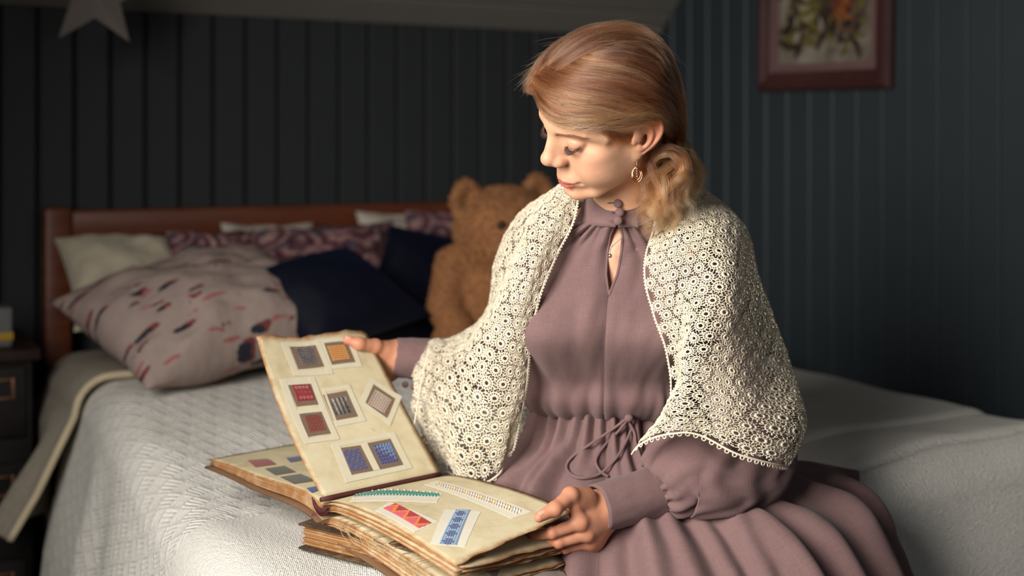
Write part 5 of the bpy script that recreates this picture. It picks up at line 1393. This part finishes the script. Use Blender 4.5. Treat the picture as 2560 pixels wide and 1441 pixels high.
# ================================================================ the album of embroidery samples
S0, S1 = P(805, 1243, 1.886), P(1100, 1180, 2.03)
O0, O1 = P(1137, 1413, 1.668), P(1430, 1286, 1.815)
L0, L1 = P(640, 845, 2.03), P(915, 828, 2.17)
C0 = P(525, 1150, 2.10); C1 = C0 + (S1 - S0)
album = tag(empty('album', (S0 + S1) / 2 - np.array([0, 0, .06])), 'old open album of embroidery samples with one page held up, topmost on the bed', 'book')
pg = NT('old_paper'); c = pg.coord('UV'); x, y, _ = pg.sep(c); oc = pg.coord()
n = pg.noise(oc, 16, 4, .6); n2 = pg.noise(oc, 60, 4, .6)
ex = pg.math('MINIMUM', x, pg.math('SUBTRACT', 1.0, x)); ey = pg.math('SUBTRACT', 1.0, y); e = pg.math('MINIMUM', ex, ey)
edge = pg.math('SUBTRACT', 1.0, pg.math('MULTIPLY', pg.math('ADD', e, pg.math('MULTIPLY', pg.math('SUBTRACT', n2, .5), .05)), 20.0), clamp=True)
base = pg.ramp(pg.math('MULTIPLY_ADD', n, .7, pg.math('MULTIPLY', n2, .3)), [(.25, rgb(178, 161, 126)), (.5, rgb(202, 189, 156)), (.75, rgb(213, 203, 175))])
fox = pg.math('GREATER_THAN', pg.noise(oc, 130, 2), .74)
col = pg.mix(pg.math('POWER', edge, 1.6), base, rgb(150, 104, 62)); col = pg.mix(pg.math('MULTIPLY', fox, .35), col, rgb(150, 110, 70))
pg.set(Base_Color=col, Roughness=.85); pg.bump(pg.math('ADD', n, pg.noise(oc, 500, 3)), .12, .002); pg.b.inputs['Specular IOR Level'].default_value = .2
PAPER = pg.m
paper_edge = simple_mat('paper_block', rgb(158, 122, 82), .9, var=.25, vscale=40, bump=.3, bscale=400)
maroon = simple_mat('maroon_cloth', rgb(78, 30, 28), .7, bump=.3, bscale=300)
board = simple_mat('worn_board', rgb(104, 74, 48), .75, var=.3, vscale=18, bump=.3)

def bil(a, b, c_, d):
    """a,b: near/far on the spine; c,d: near/far on the outer edge"""
    return lambda u, v: (a * (1 - u)[..., None] + b * u[..., None]) * (1 - v)[..., None] + (c_ * (1 - u)[..., None] + d * u[..., None]) * v[..., None]
UP = np.array([0, 0, 1.0])
def right_page(u, v):
    q = bil(S0, S1, O0, O1)(u, v)
    return q + UP * (.010 * np.sin(v * math.pi) - .012 * np.exp(-v / .06) + .002 * np.sin(v * 5 + u * 3) + .0012 * np.sin(u * 7) * v)[..., None]
O1B = P(1408, 1352, 1.82)      # the pages below the lifted one lie lower at the far corner
def block_page(u, v):
    q = bil(S0, S1, O0, O1B)(u, v)
    return q + UP * (.006 * np.sin(v * math.pi) - .012 * np.exp(-v / .06))[..., None]
def held_page(u, v):
    q = bil(S0, S1, L0, L1)(u, v); nn = np.cross(S1 - S0, L0 - S0); nn /= np.linalg.norm(nn); nn = nn if nn[1] < 0 else -nn
    mid = np.array([.012, -.008, -.004])
    return q - nn * (.016 * np.sin(v * math.pi) * (1 - .3 * u))[..., None] + mid * (np.sin(v * math.pi) * np.clip(u - .2, 0, 1) * .9)[..., None] + UP * (.003 * np.sin(u * 9 + 1) * v ** 3)[..., None]
def left_page(u, v):
    q = bil(S0 - UP * .006, S1 - UP * .006, C0, C1)(u, v)
    return q + UP * (.004 * np.sin(np.clip(v * 1.2, 0, 1) * math.pi) - .008 * np.exp(-v / .05) + .002 * np.sin(v * 9))[..., None]
def sheet(name, fn, nu=22, nv=34, th=.0005, mat=PAPER, drop=None, rag=.0025, seed=0):
    u, v = np.meshgrid(np.linspace(0, 1, nu), np.linspace(0, 1, nv), indexing='ij')
    G_ = fn(u, v)
    r_ = np.random.default_rng(seed); d = np.cross(fn(np.array([.9]), np.array([.5]))[0] - fn(np.array([.1]), np.array([.5]))[0], UP); d /= np.linalg.norm(d) + 1e-9
    dv = (G_[:, -1] - G_[:, -2]); dv /= np.linalg.norm(dv, axis=1)[:, None]
    G_[:, -1] += dv * (rag * vnoise(np.stack([np.arange(nu) * .9, np.full(nu, seed * 3.1), np.zeros(nu)], 1)))[:, None]
    if drop is not None: G_ = G_ + drop(u, v)
    vv, ff = thicken(G_, th); o = mesh_obj(name, vv, ff, mat); uv = np.stack([u, v], -1).reshape(-1, 2); set_uv(o, np.concatenate([uv, uv]))
    return keep(o, album), G_
page_r, _ = sheet('page', right_page, seed=1); page_h, _ = sheet('page', held_page, seed=2); page_l, _ = sheet('page', left_page, seed=3)
page_h['label'] = 'page held upright with eight framed embroidery samples'; page_r['label'] = 'right hand page with four embroidered ribbons'
# pages below the right page: an upper bundle and a lower one that gapes
for k in range(1, 22):
    r_ = np.random.default_rng(100 + k); gap = .0 if k < 9 else .010
    dz = -.0018 * k - gap * .6; fan = -.0006 * k; sh = (r_.normal(0, .003), r_.normal(0, .003)); rot = r_.normal(0, .006)
    def dr(u, v, dz=dz, sh=sh, rot=rot, k=k, gap=gap, r_=r_):
        a, b = r_.uniform(0, 6, 2)
        du = (S1 - S0); du = du / np.linalg.norm(du); dvv = (O0 - S0); dvv = dvv / np.linalg.norm(dvv)
        return UP * (dz + .0010 * np.sin(v * 6 + a) * v + .0010 * np.sin(u * 6 + b) * v - gap * v * (1 - .5 * u) - .0006 * k * v)[..., None] + du * (sh[0] + rot * v)[..., None] + dvv * (sh[1] * v + (.004 if k > 9 else 0) * v)[..., None]
    sheet('page', block_page, 14, 20, .0008, PAPER, dr, rag=.003, seed=10 + k)
for k in range(1, 9):
    r_ = np.random.default_rng(200 + k); sh = (r_.normal(0, .002), r_.normal(0, .002)); a, b = r_.uniform(0, 6, 2)
    sheet('page', left_page, 14, 20, .0008, PAPER, lambda u, v, k=k, sh=sh, a=a: UP * (-.0011 * k - .0014 * k * (1 - v) + .0015 * np.sin(v * 7 + a) * v)[..., None] + (C0 - S0) * (sh[0] * 3 * v)[..., None], rag=.005, seed=40 + k)
# covers and binding
def cover(fn, drop, grow, th=.0035):
    u, v = np.meshgrid(np.linspace(-.02, 1.02, 12), np.linspace(0, 1 + grow, 20), indexing='ij'); G_ = fn(u, v) + UP * drop(u, v)[..., None]
    vv, ff = thicken(G_, th); return keep(mesh_obj('cover', vv, ff, board), album)
cover(block_page, lambda u, v: -.052 - .026 * v, .04); cover(left_page, lambda u, v: -.0145 - .014 * (1 - v), .03)
def spine_strip(u, w):   # rounded back of the binding, from the left cover to the right cover
    a = S0 * (1 - u)[..., None] + S1 * u[..., None]; dv = (O0 - S0); dv = dv / np.linalg.norm(dv)
    t = (w - .5) * math.pi; return a + dv * (.024 * np.sin(t))[..., None] * .8 + UP * (-.030 - .024 * np.cos(t))[..., None]
u, w = np.meshgrid(np.linspace(-.02, 1.02, 10), np.linspace(0, 1, 16), indexing='ij'); vv, ff = thicken(spine_strip(u, w), .002); keep(mesh_obj('spine', vv, ff, maroon), album)
m = MB(); gl = np.array([S0 * (1 - t) + S1 * t for t in np.linspace(-.01, 1.0, 12)]); m.tube(gl - UP * .004, .0036, 8); keep(m.build('hinge_strip', maroon), album)
# folded gatherings at the near end of the binding
m = MB(); du = (S1 - S0) / np.linalg.norm(S1 - S0); dv = (O0 - S0) / np.linalg.norm(O0 - S0)
for i in range(13):
    a = (i - 6) / 6; b = S0 - du * .004 + dv * .016 * a - UP * (.016 + .010 * (1 - a * a))
    m.tube([b, b + du * .03, b + du * .06], .0016, 6); m.tube([b, b + UP * .011 + dv * .004 * a], .0010, 5)
keep(m.build('gatherings', maroon), album)

# ---- samples on the pages
CAMO = np.array([0, 0, CAMZ])
def proj(p): return np.array([CX + FPX * p[0] / p[1], HY - FPX * (p[2] - CAMZ) / p[1]])
def page_uv(fn, px, py):
    q = np.array([.5, .5]); g = lambda q: proj(fn(np.array([q[0]]), np.array([q[1]]))[0]) - np.array([px, py])
    for _ in range(30):
        r = g(q); J = np.stack([(g(q + d) - r) / 1e-4 for d in (np.array([1e-4, 0]), np.array([0, 1e-4]))], 1); q = q - np.clip(np.linalg.solve(J, r), -.2, .2)
    return q
class Patch:
    """a quadrilateral patch on a page: local (a, b) in 0..1 -> 3D point lifted h metres off the paper"""
    def __init__(s, fn, quad, side=1):
        s.fn = fn; s.q = np.array([page_uv(fn, *p) for p in quad]); s.side = side
    def pt(s, a, b, h=0.0):
        a, b = np.asarray(a, float), np.asarray(b, float)
        uv = (s.q[0] * (1 - a)[..., None] + s.q[1] * a[..., None]) * (1 - b)[..., None] + (s.q[3] * (1 - a)[..., None] + s.q[2] * a[..., None]) * b[..., None]
        e = 1e-3; f = s.fn(uv[..., 0], uv[..., 1]); n = np.cross(s.fn(uv[..., 0] + e, uv[..., 1]) - f, s.fn(uv[..., 0], uv[..., 1] + e) - f); n /= np.linalg.norm(n, axis=-1)[..., None]
        c = (f - CAMO); n = np.where(((n * c).sum(-1) > 0)[..., None], -n, n); return f + n * (np.asarray(h) * np.ones(a.shape))[..., None]
    def rect(s, a0, b0, a1, b1, h, n=6):
        a, b = np.meshgrid(np.linspace(a0, a1, n), np.linspace(b0, b1, n), indexing='ij'); return s.pt(a, b, h)
def piece(name, grids, mat, parent, th=.0004):
    V, F, o = [], [], 0
    for g in grids: v, f = thicken(g, th); V.append(v); F.append(f + o); o += len(v)
    ob = mesh_obj(name, np.concatenate(V), np.concatenate(F), mat, None, False); return sub(ob, parent)
def sub(ob, parent):
    ob.parent = parent; ob.matrix_parent_inverse = Matrix.Identity(4); return ob
sw_lin = simple_mat('sample_linen', rgb(116, 96, 80), .95, var=.15, vscale=300, bump=.4, bscale=900, bdist=.001)
tape = simple_mat('paper_tape', rgb(204, 196, 172), .8, var=.06, vscale=60, bump=.15)
tape2 = simple_mat('white_tape', rgb(212, 206, 190), .8, var=.06, vscale=60, bump=.15)
TC = {}
def thread_mat(c):
    if c not in TC: TC[c] = simple_mat('thread_%d' % len(TC), rgb(*c), .6, var=.15, vscale=400, bump=.5, bscale=2500, bdist=.0005, sheen=.2)
    return TC[c]
def stitches(patch, segs, parent, width=.0011, hgt=.0011):
    """segs: (a0, b0, a1, b1, colour[, width factor]) satin stitches as low rounded bars"""
    cols = []; V, F, Mi = [], [], []
    for s_ in segs:
        a0, b0, a1, b1, c_ = s_[:5]; w = width * (s_[5] if len(s_) > 5 else 1.0)
        if c_ not in cols: cols.append(c_)
        t = np.array([0, .18, .5, .82, 1.0]); hh = np.array([.15, .8, 1, .8, .15]) * hgt
        a = a0 + (a1 - a0) * t; b = b0 + (b1 - b0) * t; p0 = patch.pt(a, b, hh + .0005); p1 = patch.pt(a, b, np.full(5, .0002))
        tn = p0[-1] - p0[0]; nn = (p0[2] - p1[2]); sd = np.cross(tn, nn); sd /= np.linalg.norm(sd) + 1e-12
        o = len(V)
        for i in range(5): V += [p1[i] + sd * w / 2, p0[i] + sd * w * .25, p0[i] - sd * w * .25, p1[i] - sd * w / 2]
        for i in range(4):
            for j in range(3): F.append((o + i * 4 + j, o + i * 4 + j + 1, o + i * 4 + 5 + j, o + i * 4 + 4 + j)); Mi.append(cols.index(c_))
    return sub(mesh_obj('stitches', np.array(V), F, None, None, True, [thread_mat(c_) for c_ in cols], Mi), parent)
def frame_tape(fn, quad, parent, inner, mat=tape, h=.0006, cross=()):
    """paper tape strips around a sample: outer quad in pixels, inner margin fractions (a0, b0, a1, b1)"""
    p = Patch(fn, quad); a0, b0, a1, b1 = inner
    g = [p.rect(0, 0, 1, b0, h), p.rect(0, b1, 1, 1, h * 1.6), p.rect(0, .01, a0, .99, h * 1.3), p.rect(a1, .01, 1, .99, h * 1.9)]
    for c_ in cross: g.append(p.rect(*c_, h * 1.5))
    return piece('tape_frame', g, mat, parent)
def sample(fn, quad, parent, segs, **kw):
    p = Patch(fn, quad); piece('linen_sample', [p.rect(0, 0, 1, 1, .0003, 8)], sw_lin, parent, .0004); return stitches(p, segs, parent, **kw)
rs = random.Random(4)
# patterns in 0..1 patch coordinates: a to the right, b downwards
def pat_lattice():
    L = []
    for i in range(-7, 8):
        for (x0, y0, x1, y1) in ((.18 + i * .1, .1, .18 + i * .1 + .72, .86), (.82 + i * .1, .1, .82 + i * .1 - .72, .86)):
            # clip to the stitched area
            t0, t1 = 0.0, 1.0
            for p0, d in ((x0, x1 - x0),):
                ta, tb = (.16 - p0) / d, (.86 - p0) / d; t0, t1 = max(t0, min(ta, tb)), min(t1, max(ta, tb))
            if t1 - t0 > .12: L.append((x0 + (x1 - x0) * t0, y0 + (y1 - y0) * t0, x0 + (x1 - x0) * t1, y0 + (y1 - y0) * t1, (58, 66, 92), .8))
    for i in range(8):
        for j in range(8): L.append((.2 + i * .088, .14 + j * .092, .22 + i * .088, .165 + j * .092, (196, 164, 92), 1.0))
    return L
def pat_orange(): return [(.2 + i * .068, .17 + j * .098, .205 + i * .068, .245 + j * .098, (222, 150, 62) if (i + j) % 2 else (232, 172, 84), 1.5) for i in range(10) for j in range(7)] + [(.17, .255 + j * .098, .86, .255 + j * .098, (150, 64, 34), .7) for j in range(7)]
def pat_fill(a0, b0, a1, b1, n, c_, w=1.6, vert=True): return [((a0 + (a1 - a0) * i / (n - 1), b0, a0 + (a1 - a0) * i / (n - 1), b1, c_, w) if vert else (a0, b0 + (b1 - b0) * i / (n - 1), a1, b0 + (b1 - b0) * i / (n - 1), c_, w)) for i in range(n)]
def pat_redrings():
    L = pat_fill(.16, .1, .84, .8, 16, (134, 20, 27), 2.6)
    for i in range(4):
        for j in range(3):
            cx0, cy0 = .27 + i * .15 + j * .02, .22 + j * .21
            for k in range(7):
                t0, t1 = k * .9, k * .9 + .9; L.append((cx0 + .045 * math.cos(t0), cy0 + .055 * math.sin(t0), cx0 + .045 * math.cos(t1), cy0 + .055 * math.sin(t1), (214, 188, 178), .9))
    for i in range(5):
        for j in range(4): L.append((.2 + i * .15, .12 + j * .2, .215 + i * .15, .14 + j * .2, (90, 16, 22), 1.3))
    return L
def pat_redbars():
    L = []
    for j in range(8):
        b = .16 + j * .087; L.append((.16, b, .86, b, (96, 24, 22), .9))
        for i in range(9): L.append((.18 + i * .076, b + .02, .235 + i * .076, b + .06, (122, 40, 30) if (i + j) % 2 else (148, 60, 42), 1.8))
    return L
def pat_quilt():
    L = []; g = [(30, 28, 28), (76, 70, 66), (128, 122, 116), (184, 178, 170)]
    for i in range(4):
        for j in range(4):
            for k in range(7): c_ = g[min(3, max(0, int(k / 2 + .4 * (3 - i) - .3 * j)))]; x = .18 + i * .165 + k * .022; L.append((x, .2 + j * .16, x + .012, .335 + j * .16, c_, 1.5))
    return L
def pat_redcream():
    L = []
    for i in range(8):
        L.append((.18 + i * .09, .14, .18 + i * .09, .86, (206, 192, 176), .9)); L.append((.14, .18 + i * .09, .86, .18 + i * .09, (206, 192, 176), .8))
        for j in range(8): 
            if (i + j) % 2: L.append((.2 + i * .09, .225 + j * .09, .25 + i * .09, .225 + j * .09, (120, 36, 36), 2.4))
    return L
def pat_blue(red=True):
    L = []
    for i in range(9):
        for j in range(8):
            b = .12 + j * .095 + (i % 2) * .03; L.append((.16 + i * .078, b, .225 + i * .078, b, (58, 76, 130) if (i + j) % 3 else (84, 104, 158), 2.0)); L.append((.16 + i * .078, b + .03, .16 + i * .078, b + .09, (44, 60, 112), 1.1))
            if red and (i + j * 3) % 5 == 0: L.append((.19 + i * .078, b + .045, .21 + i * .078, b + .06, (176, 78, 52), 1.8))
    return L
def pat_tri():
    L = []
    for i in range(6):
        for j in range(6):
            for k in range(5): 
                c_ = (24, 62, 138) if (i * .6 - j * .7 + k * .3) < 1.0 else (86, 138, 196); x = .15 + i * .118; b = .13 + j * .12 + k * .022
                L.append((x + .02 * (4 - k), b, x + .108, b, c_, 1.25))
    return L
H_ = held_page
frame_tape(H_, [(702, 856), (797, 850), (833, 936), (734, 941)], page_h, (.16, .13, .86, .84)); sample(H_, [(723, 864), (787, 859), (811, 917), (746, 924)], page_h, pat_lattice())
frame_tape(H_, [(798, 851), (878, 846), (906, 918), (825, 925)], page_h, (.10, .12, .84, .86)); sample(H_, [(802, 859), (867, 854), (889, 906), (824, 914)], page_h, pat_orange())
frame_tape(H_, [(698, 949), (785, 943), (849, 1100), (762, 1112)], page_h, (.18, .10, .84, .93), cross=((.1, .47, .9, .54),)); sample(H_, [(719, 959), (779, 956), (800, 1012), (742, 1018)], page_h, pat_redrings())
sample(H_, [(748, 1034), (806, 1028), (829, 1085), (768, 1094)], page_h, pat_redbars())
frame_tape(H_, [(805, 972), (873, 962), (915, 1054), (841, 1068)], page_h, (.08, .1, .82, .86)); sample(H_, [(807, 988), (868, 977), (896, 1042), (834, 1053)], page_h, pat_quilt())
frame_tape(H_, [(925, 944), (1004, 992), (975, 1066), (896, 1008)], page_h, (.16, .14, .86, .86)); sample(H_, [(933, 961), (992, 1000), (966, 1048), (906, 1012)], page_h, pat_redcream())
frame_tape(H_, [(826, 1110), (985, 1082), (1031, 1172), (865, 1209)], page_h, (.12, .10, .9, .87)); sample(H_, [(845, 1122), (901, 1114), (934, 1178), (873, 1189)], page_h, pat_blue())
sample(H_, [(917, 1109), (979, 1097), (1010, 1164), (950, 1175)], page_h, pat_tri())
Patch_mid = Patch(H_, [(902, 1112), (917, 1109), (950, 1176), (934, 1179)]); piece('tape_strip', [Patch_mid.rect(0, 0, 1, 1, .0012)], tape, page_h)

# right page: ribbons on white tape
def ribbon(quad, band, segs, tapeq, mat=tape2):
    tp = Patch(right_page, tapeq); piece('white_tape', [tp.rect(0, 0, 1, .46, .0004, 8), tp.rect(0, .54, 1, 1, .0005, 8), tp.rect(.03, .2, .97, .8, .0003, 8)], mat, page_r)
    p = Patch(right_page, quad)
    if band is not None: piece('ribbon_band', [p.rect(0, 0, 1, 1, .0008, 10)], thread_mat(band), page_r)
    return stitches(p, segs, page_r, width=.0016, hgt=.0014)
L = []
for i in range(26):
    a = i / 25.5; 
    L += [(a, .2, a + .05, .55, (38, 128, 108), 1.7), (a + .05, .2, a, .8, (28, 104, 90), 1.5), (a + .01, .45, a + .045, .75, (70, 158, 136), 1.3)]
    if i % 2: L.append((a + .02, .05, a + .035, .2, (196, 206, 190), .9))
ribbon([(886, 1233), (1090, 1232), (1094, 1247), (886, 1249)], None, L, [(884, 1228), (1106, 1234), (1092, 1258), (873, 1256)])
L = []
for i in range(34):
    a = i / 34; L += [(a, .1, a + .03, .5, (222, 218, 208), 1.2), (a + .02, .9, a + .0, .5, (214, 210, 202), 1.2)]
for i in range(6):
    a = .05 + i / 6.2
    for k in range(6):
        t0, t1 = k * 1.05, k * 1.05 + 1.0; L.append((a + .035 * math.cos(t0), .5 + .3 * math.sin(t0), a + .035 * math.cos(t1), .5 + .3 * math.sin(t1), (214, 166, 66), 1.0))
ribbon([(1098, 1207), (1310, 1276), (1290, 1291), (1082, 1216)], None, L, [(1092, 1203), (1328, 1281), (1278, 1298), (1060, 1213)])
L = []
for i in range(42):
    a = i / 42
    for j in range(8):
        zz = abs(((a * 3.2 + .25) % 1) * 2 - 1); d = abs(zz - j / 7); c_ = (224, 122, 44) if d < .17 else ((158, 30, 40) if zz * 7 > j else (200, 84, 96)); L.append((a, j / 8.2 + .04, a + .024, j / 8.2 + .04, c_, 1.9))
ribbon([(988, 1261), (1078, 1310), (1047, 1323), (958, 1273)], (190, 70, 62), L, [(975, 1256), (1096, 1306), (1036, 1332), (938, 1278)])
L = []
for i in range(20):
    a = i / 20
    for j in range(7):
        d = abs((a * 5 % 1) - .5) + abs(j / 6 - .5); c_ = (72, 84, 122) if d < .5 else (134, 160, 184); L.append((a, j / 7.2 + .04, a + .048, j / 7.2 + .04, c_, 2.2))
ribbon([(1136, 1277), (1140, 1364), (1098, 1362), (1098, 1278)][::1] and [(1140, 1276), (1098, 1362), (1142, 1365), (1176, 1277)], (118, 140, 168), L, [(1112, 1275), (1076, 1361), (1162, 1369), (1202, 1281)])
# left lying page
def small(quad, segs): sample(left_page, quad, page_l, segs, width=.0016)
small([(620, 1152), (668, 1148), (692, 1163), (640, 1170)], pat_fill(.05, .05, .95, .95, 14, (140, 44, 40), 3.0))
small([(716, 1146), (764, 1139), (770, 1150), (728, 1158)], pat_fill(.05, .05, .95, .95, 14, (58, 64, 104), 3.0))
small([(662, 1173), (712, 1166), (742, 1182), (690, 1190)], pat_fill(.08, .1, .92, .9, 12, (70, 68, 44), 3.0))
small([(700, 1194), (752, 1186), (790, 1204), (736, 1212)], pat_fill(.08, .1, .92, .9, 12, (62, 70, 50), 3.0))
small([(768, 1221), (792, 1216), (802, 1226), (782, 1234)], pat_fill(.05, .05, .95, .95, 12, (52, 70, 118), 3.0))
# frayed threads and a scrap of cloth between the pages
m = MB(); rf = np.random.default_rng(31)
def edge_pt(v, k): return right_page(np.array([0.0]), np.array([v]))[0] - UP * (.0018 * k + .006) - du * .004
for i in range(22):
    v0 = rf.uniform(.18, .85); p0 = edge_pt(v0, rf.uniform(8, 12)); L_ = rf.uniform(.01, .035)
    q = [p0 + du * .01, p0 - du * .006, p0 - du * .010 + dv * L_ * .4 - UP * .006 + rf.normal(0, .003, 3), p0 - du * .008 + dv * L_ - UP * .012 + rf.normal(0, .005, 3)]
    m.tube(catmull(q, 14), .00045, 5)
th_o = keep(m.build('loose_threads', thread_mat((172, 148, 108))), album); th_o['kind'] = 'stuff'
u, v = np.meshgrid(np.linspace(.35, .98, 30), np.linspace(.93, 1.06, 10), indexing='ij'); g = block_page(u, v) - UP * (.030 + .010 * (v - .9) * 8 + .002 * np.sin(u * 14))[..., None]
vv, ff = thicken(g, .002); keep(mesh_obj('cloth_scrap', vv, ff, simple_mat('scrap', rgb(150, 138, 130), .9, var=.25, vscale=80)), album)

# ---- the worn book under the album
old = tag(empty('old_book', P(860, 1330, 1.86) - np.array([0, 0, .03])), 'worn brown book lying under the album on the bedspread', 'book')
ou, ov = np.array([.816, -.578, 0]), np.array([.578, .816, 0]); A0 = P(744, 1308, 1.885); zt = A0[2]; zb = BZ + .008
def obox(a0, a1, b0, b1, z0, z1, name, mat, bev=.003):
    m = MB(); M_ = Matrix(((ou[0], ov[0], 0, A0[0]), (ou[1], ov[1], 0, A0[1]), (0, 0, 1, 0), (0, 0, 0, 1))); m.box(((a0 + a1) / 2, (b0 + b1) / 2, (z0 + z1) / 2), (a1 - a0, b1 - b0, z1 - z0), M_, bev); return keep(m.build(name, mat), old)
leather = NT('old_leather'); c = leather.coord(); n = leather.noise(c, 30, 5, .7); leather.set(Base_Color=leather.ramp(n, [(.35, rgb(48, 36, 26)), (.55, rgb(82, 62, 44)), (.72, rgb(130, 98, 64))]), Roughness=.6); leather.bump(leather.noise(c, 200, 4), .5, .003)
obox(0, .27, 0, .19, zt - .004, zt, 'cover', leather.m); obox(0, .27, 0, .19, zb, zb + .004, 'cover', leather.m)
for i in range(9):
    z0 = zb + .0045 + i * (zt - zb - .009) / 9; r_ = rf.normal(0, .0015, 3); obox(.004 + abs(r_[0]) * 2, .266, .004 + abs(r_[1]) * 2, .186, z0, z0 + (zt - zb - .009) / 9 - .0005, 'leaves', PAPER if i % 2 else paper_edge, .0008)
# ================================================================ the teddy bear
BY = 3.0
B_ = lambda px, py, dy=0.0: P(px, py, BY + dy)
BS = BY / FPX      # metres per pixel there
yawb = R(26)       # the bear looks towards the right of the picture
bf = np.array([math.sin(yawb), -math.cos(yawb), 0]); bl_ = np.array([math.cos(yawb), math.sin(yawb), 0])
hc = B_(1258, 575); bc = B_(1225, 745, .02)
FB = np.stack([bl_, bf, [0, 0, 1]], 1)
def bear_sdf(p):
    E = lambda c, r, M=FB: s_ell(p, c, [x * BS for x in r], M)
    d = E(hc, (124, 112, 108)); mz = hc + bf * 92 * BS - UP * 28 * BS; d = smin(d, E(mz, (58, 52, 46)), .02)
    d = smin(d, E(hc - UP * 50 * BS + bf * 10 * BS, (100, 92, 70)), .03)
    for sd, dz in ((-1, 72), (1, 84)):
        ec = hc + bl_ * sd * 98 * BS + UP * dz * BS - bf * 5 * BS; e = E(ec, (42, 22, 56)); e = smax(e, -E(ec + bf * 18 * BS, (26, 14, 36)), .008); d = smin(d, e, .012)
    d = smin(d, E(bc, (122, 104, 150)), .02); d = smin(d, E(bc - UP * 70 * BS + bf * 12 * BS, (126, 110, 92)), .03)
    for sd in (-1, 1):
        s_ = bc + bl_ * sd * 100 * BS + UP * 88 * BS; e_ = s_ + bl_ * sd * 36 * BS - UP * 100 * BS + bf * 34 * BS; h_ = e_ - UP * 62 * BS + bf * 62 * BS - bl_ * sd * 14 * BS
        d = smin(d, s_chain(p, [s_, e_, h_], [44 * BS, 40 * BS, 36 * BS], .01), .012)
        k0 = bc - UP * 112 * BS + bl_ * sd * 88 * BS; k1 = k0 + bf * 150 * BS + bl_ * sd * 62 * BS - UP * 12 * BS
        d = smin(d, s_chain(p, [k0, (k0 + k1) / 2 + UP * 14 * BS, k1], [62 * BS, 58 * BS, 46 * BS], .01), .014); d = smin(d, E(k1 + bf * 14 * BS + UP * 16 * BS, (42, 30, 56)), .02)
    return d
lo = hc - .42; lo[2] = BZ; hi = hc + .42; hi[2] = hc[2] + .22
bv, bfc = surface_nets(bear_sdf, lo, hi, .0075)
zmin = BZ + float(bed_rise(np.array(1.35), np.array(.7))) + .012; bv = bv[:] + np.array([0, 0, zmin - bv[:, 2].min()]) * 0
bear = tag(empty('teddy_bear', (bc[0], bc[1], zmin)), 'large brown plush teddy bear sitting on the bed behind the woman', 'teddy bear')
fur = NT('fur'); c = fur.coord(); n = fur.noise(c, 22, 5, .65); fur.set(Base_Color=fur.mix(n, rgb(120, 74, 44), rgb(176, 122, 78)), Roughness=.95); fur.b.inputs['Sheen Weight'].default_value = .5; fur.b.inputs['Sheen Tint'].default_value = (*rgb(220, 170, 120), 1); fur.bump(fur.noise(c, 160, 3), .8, .006)
bb = keep(mesh_obj('body', bv, bfc, fur.m), bear)
# short plush pile
rb_ = np.random.default_rng(9); tri = bfc[rb_.integers(0, len(bfc), 26000)]; w_ = rb_.dirichlet(np.ones(4), 26000); pr = (bv[tri] * w_[..., None]).sum(1)
fn_ = np.cross(bv[tri[:, 1]] - bv[tri[:, 0]], bv[tri[:, 3]] - bv[tri[:, 0]]); fn_ /= np.linalg.norm(fn_, axis=1)[:, None] + 1e-9
if (fn_ * (pr - bc)).sum() < 0: fn_ = -fn_
dirn = fn_ + rb_.normal(0, .35, pr.shape) - np.array([0, 0, .35]); dirn /= np.linalg.norm(dirn, axis=1)[:, None]; ln_ = rb_.uniform(.004, .008, (len(pr), 1))
q = np.stack([pr - fn_ * .001, pr + fn_ * ln_ * .45 + dirn * ln_ * .2, pr + fn_ * ln_ * .35 + dirn * ln_ * .75], 1)
fc = bpy.data.hair_curves.new('pile'); fc.add_curves([3] * len(q)); fc.position_data.foreach_set('vector', q.astype(np.float32).ravel())
fr2 = fc.attributes.get('radius') or fc.attributes.new('radius', 'FLOAT', 'POINT'); fr2.data.foreach_set('value', np.tile(np.array([.0007, .0005, .0002], np.float32), len(q)))
fc.materials.append(fur.m); fo = bpy.data.objects.new('pile', fc); COL.objects.link(fo); fo.parent = bb; fo['kind'] = 'stuff'
blk = simple_mat('bear_glass', rgb(14, 10, 10), .12, bump=0); nosem = simple_mat('bear_nose', rgb(40, 26, 22), .7, bump=.2)
def on_bear(c, d):
    d = d / np.linalg.norm(d); t = .3
    for _ in range(80):
        v = float(bear_sdf((c + d * t)[None].astype(np.float32))[0]); t -= max(v, .0006)
        if v < .0007: break
    return c + d * t
for sd in (-1, 1):
    m = MB(); m.ball(on_bear(hc, bf * 1.0 + bl_ * sd * .52 + UP * .18), 11 * BS, 16, 10); keep(m.build('eye', blk), bear)
m = MB(); m.ball(on_bear(hc - UP * 18 * BS, bf), (22 * BS, 12 * BS, 15 * BS), 16, 10); keep(m.build('nose', nosem), bear)
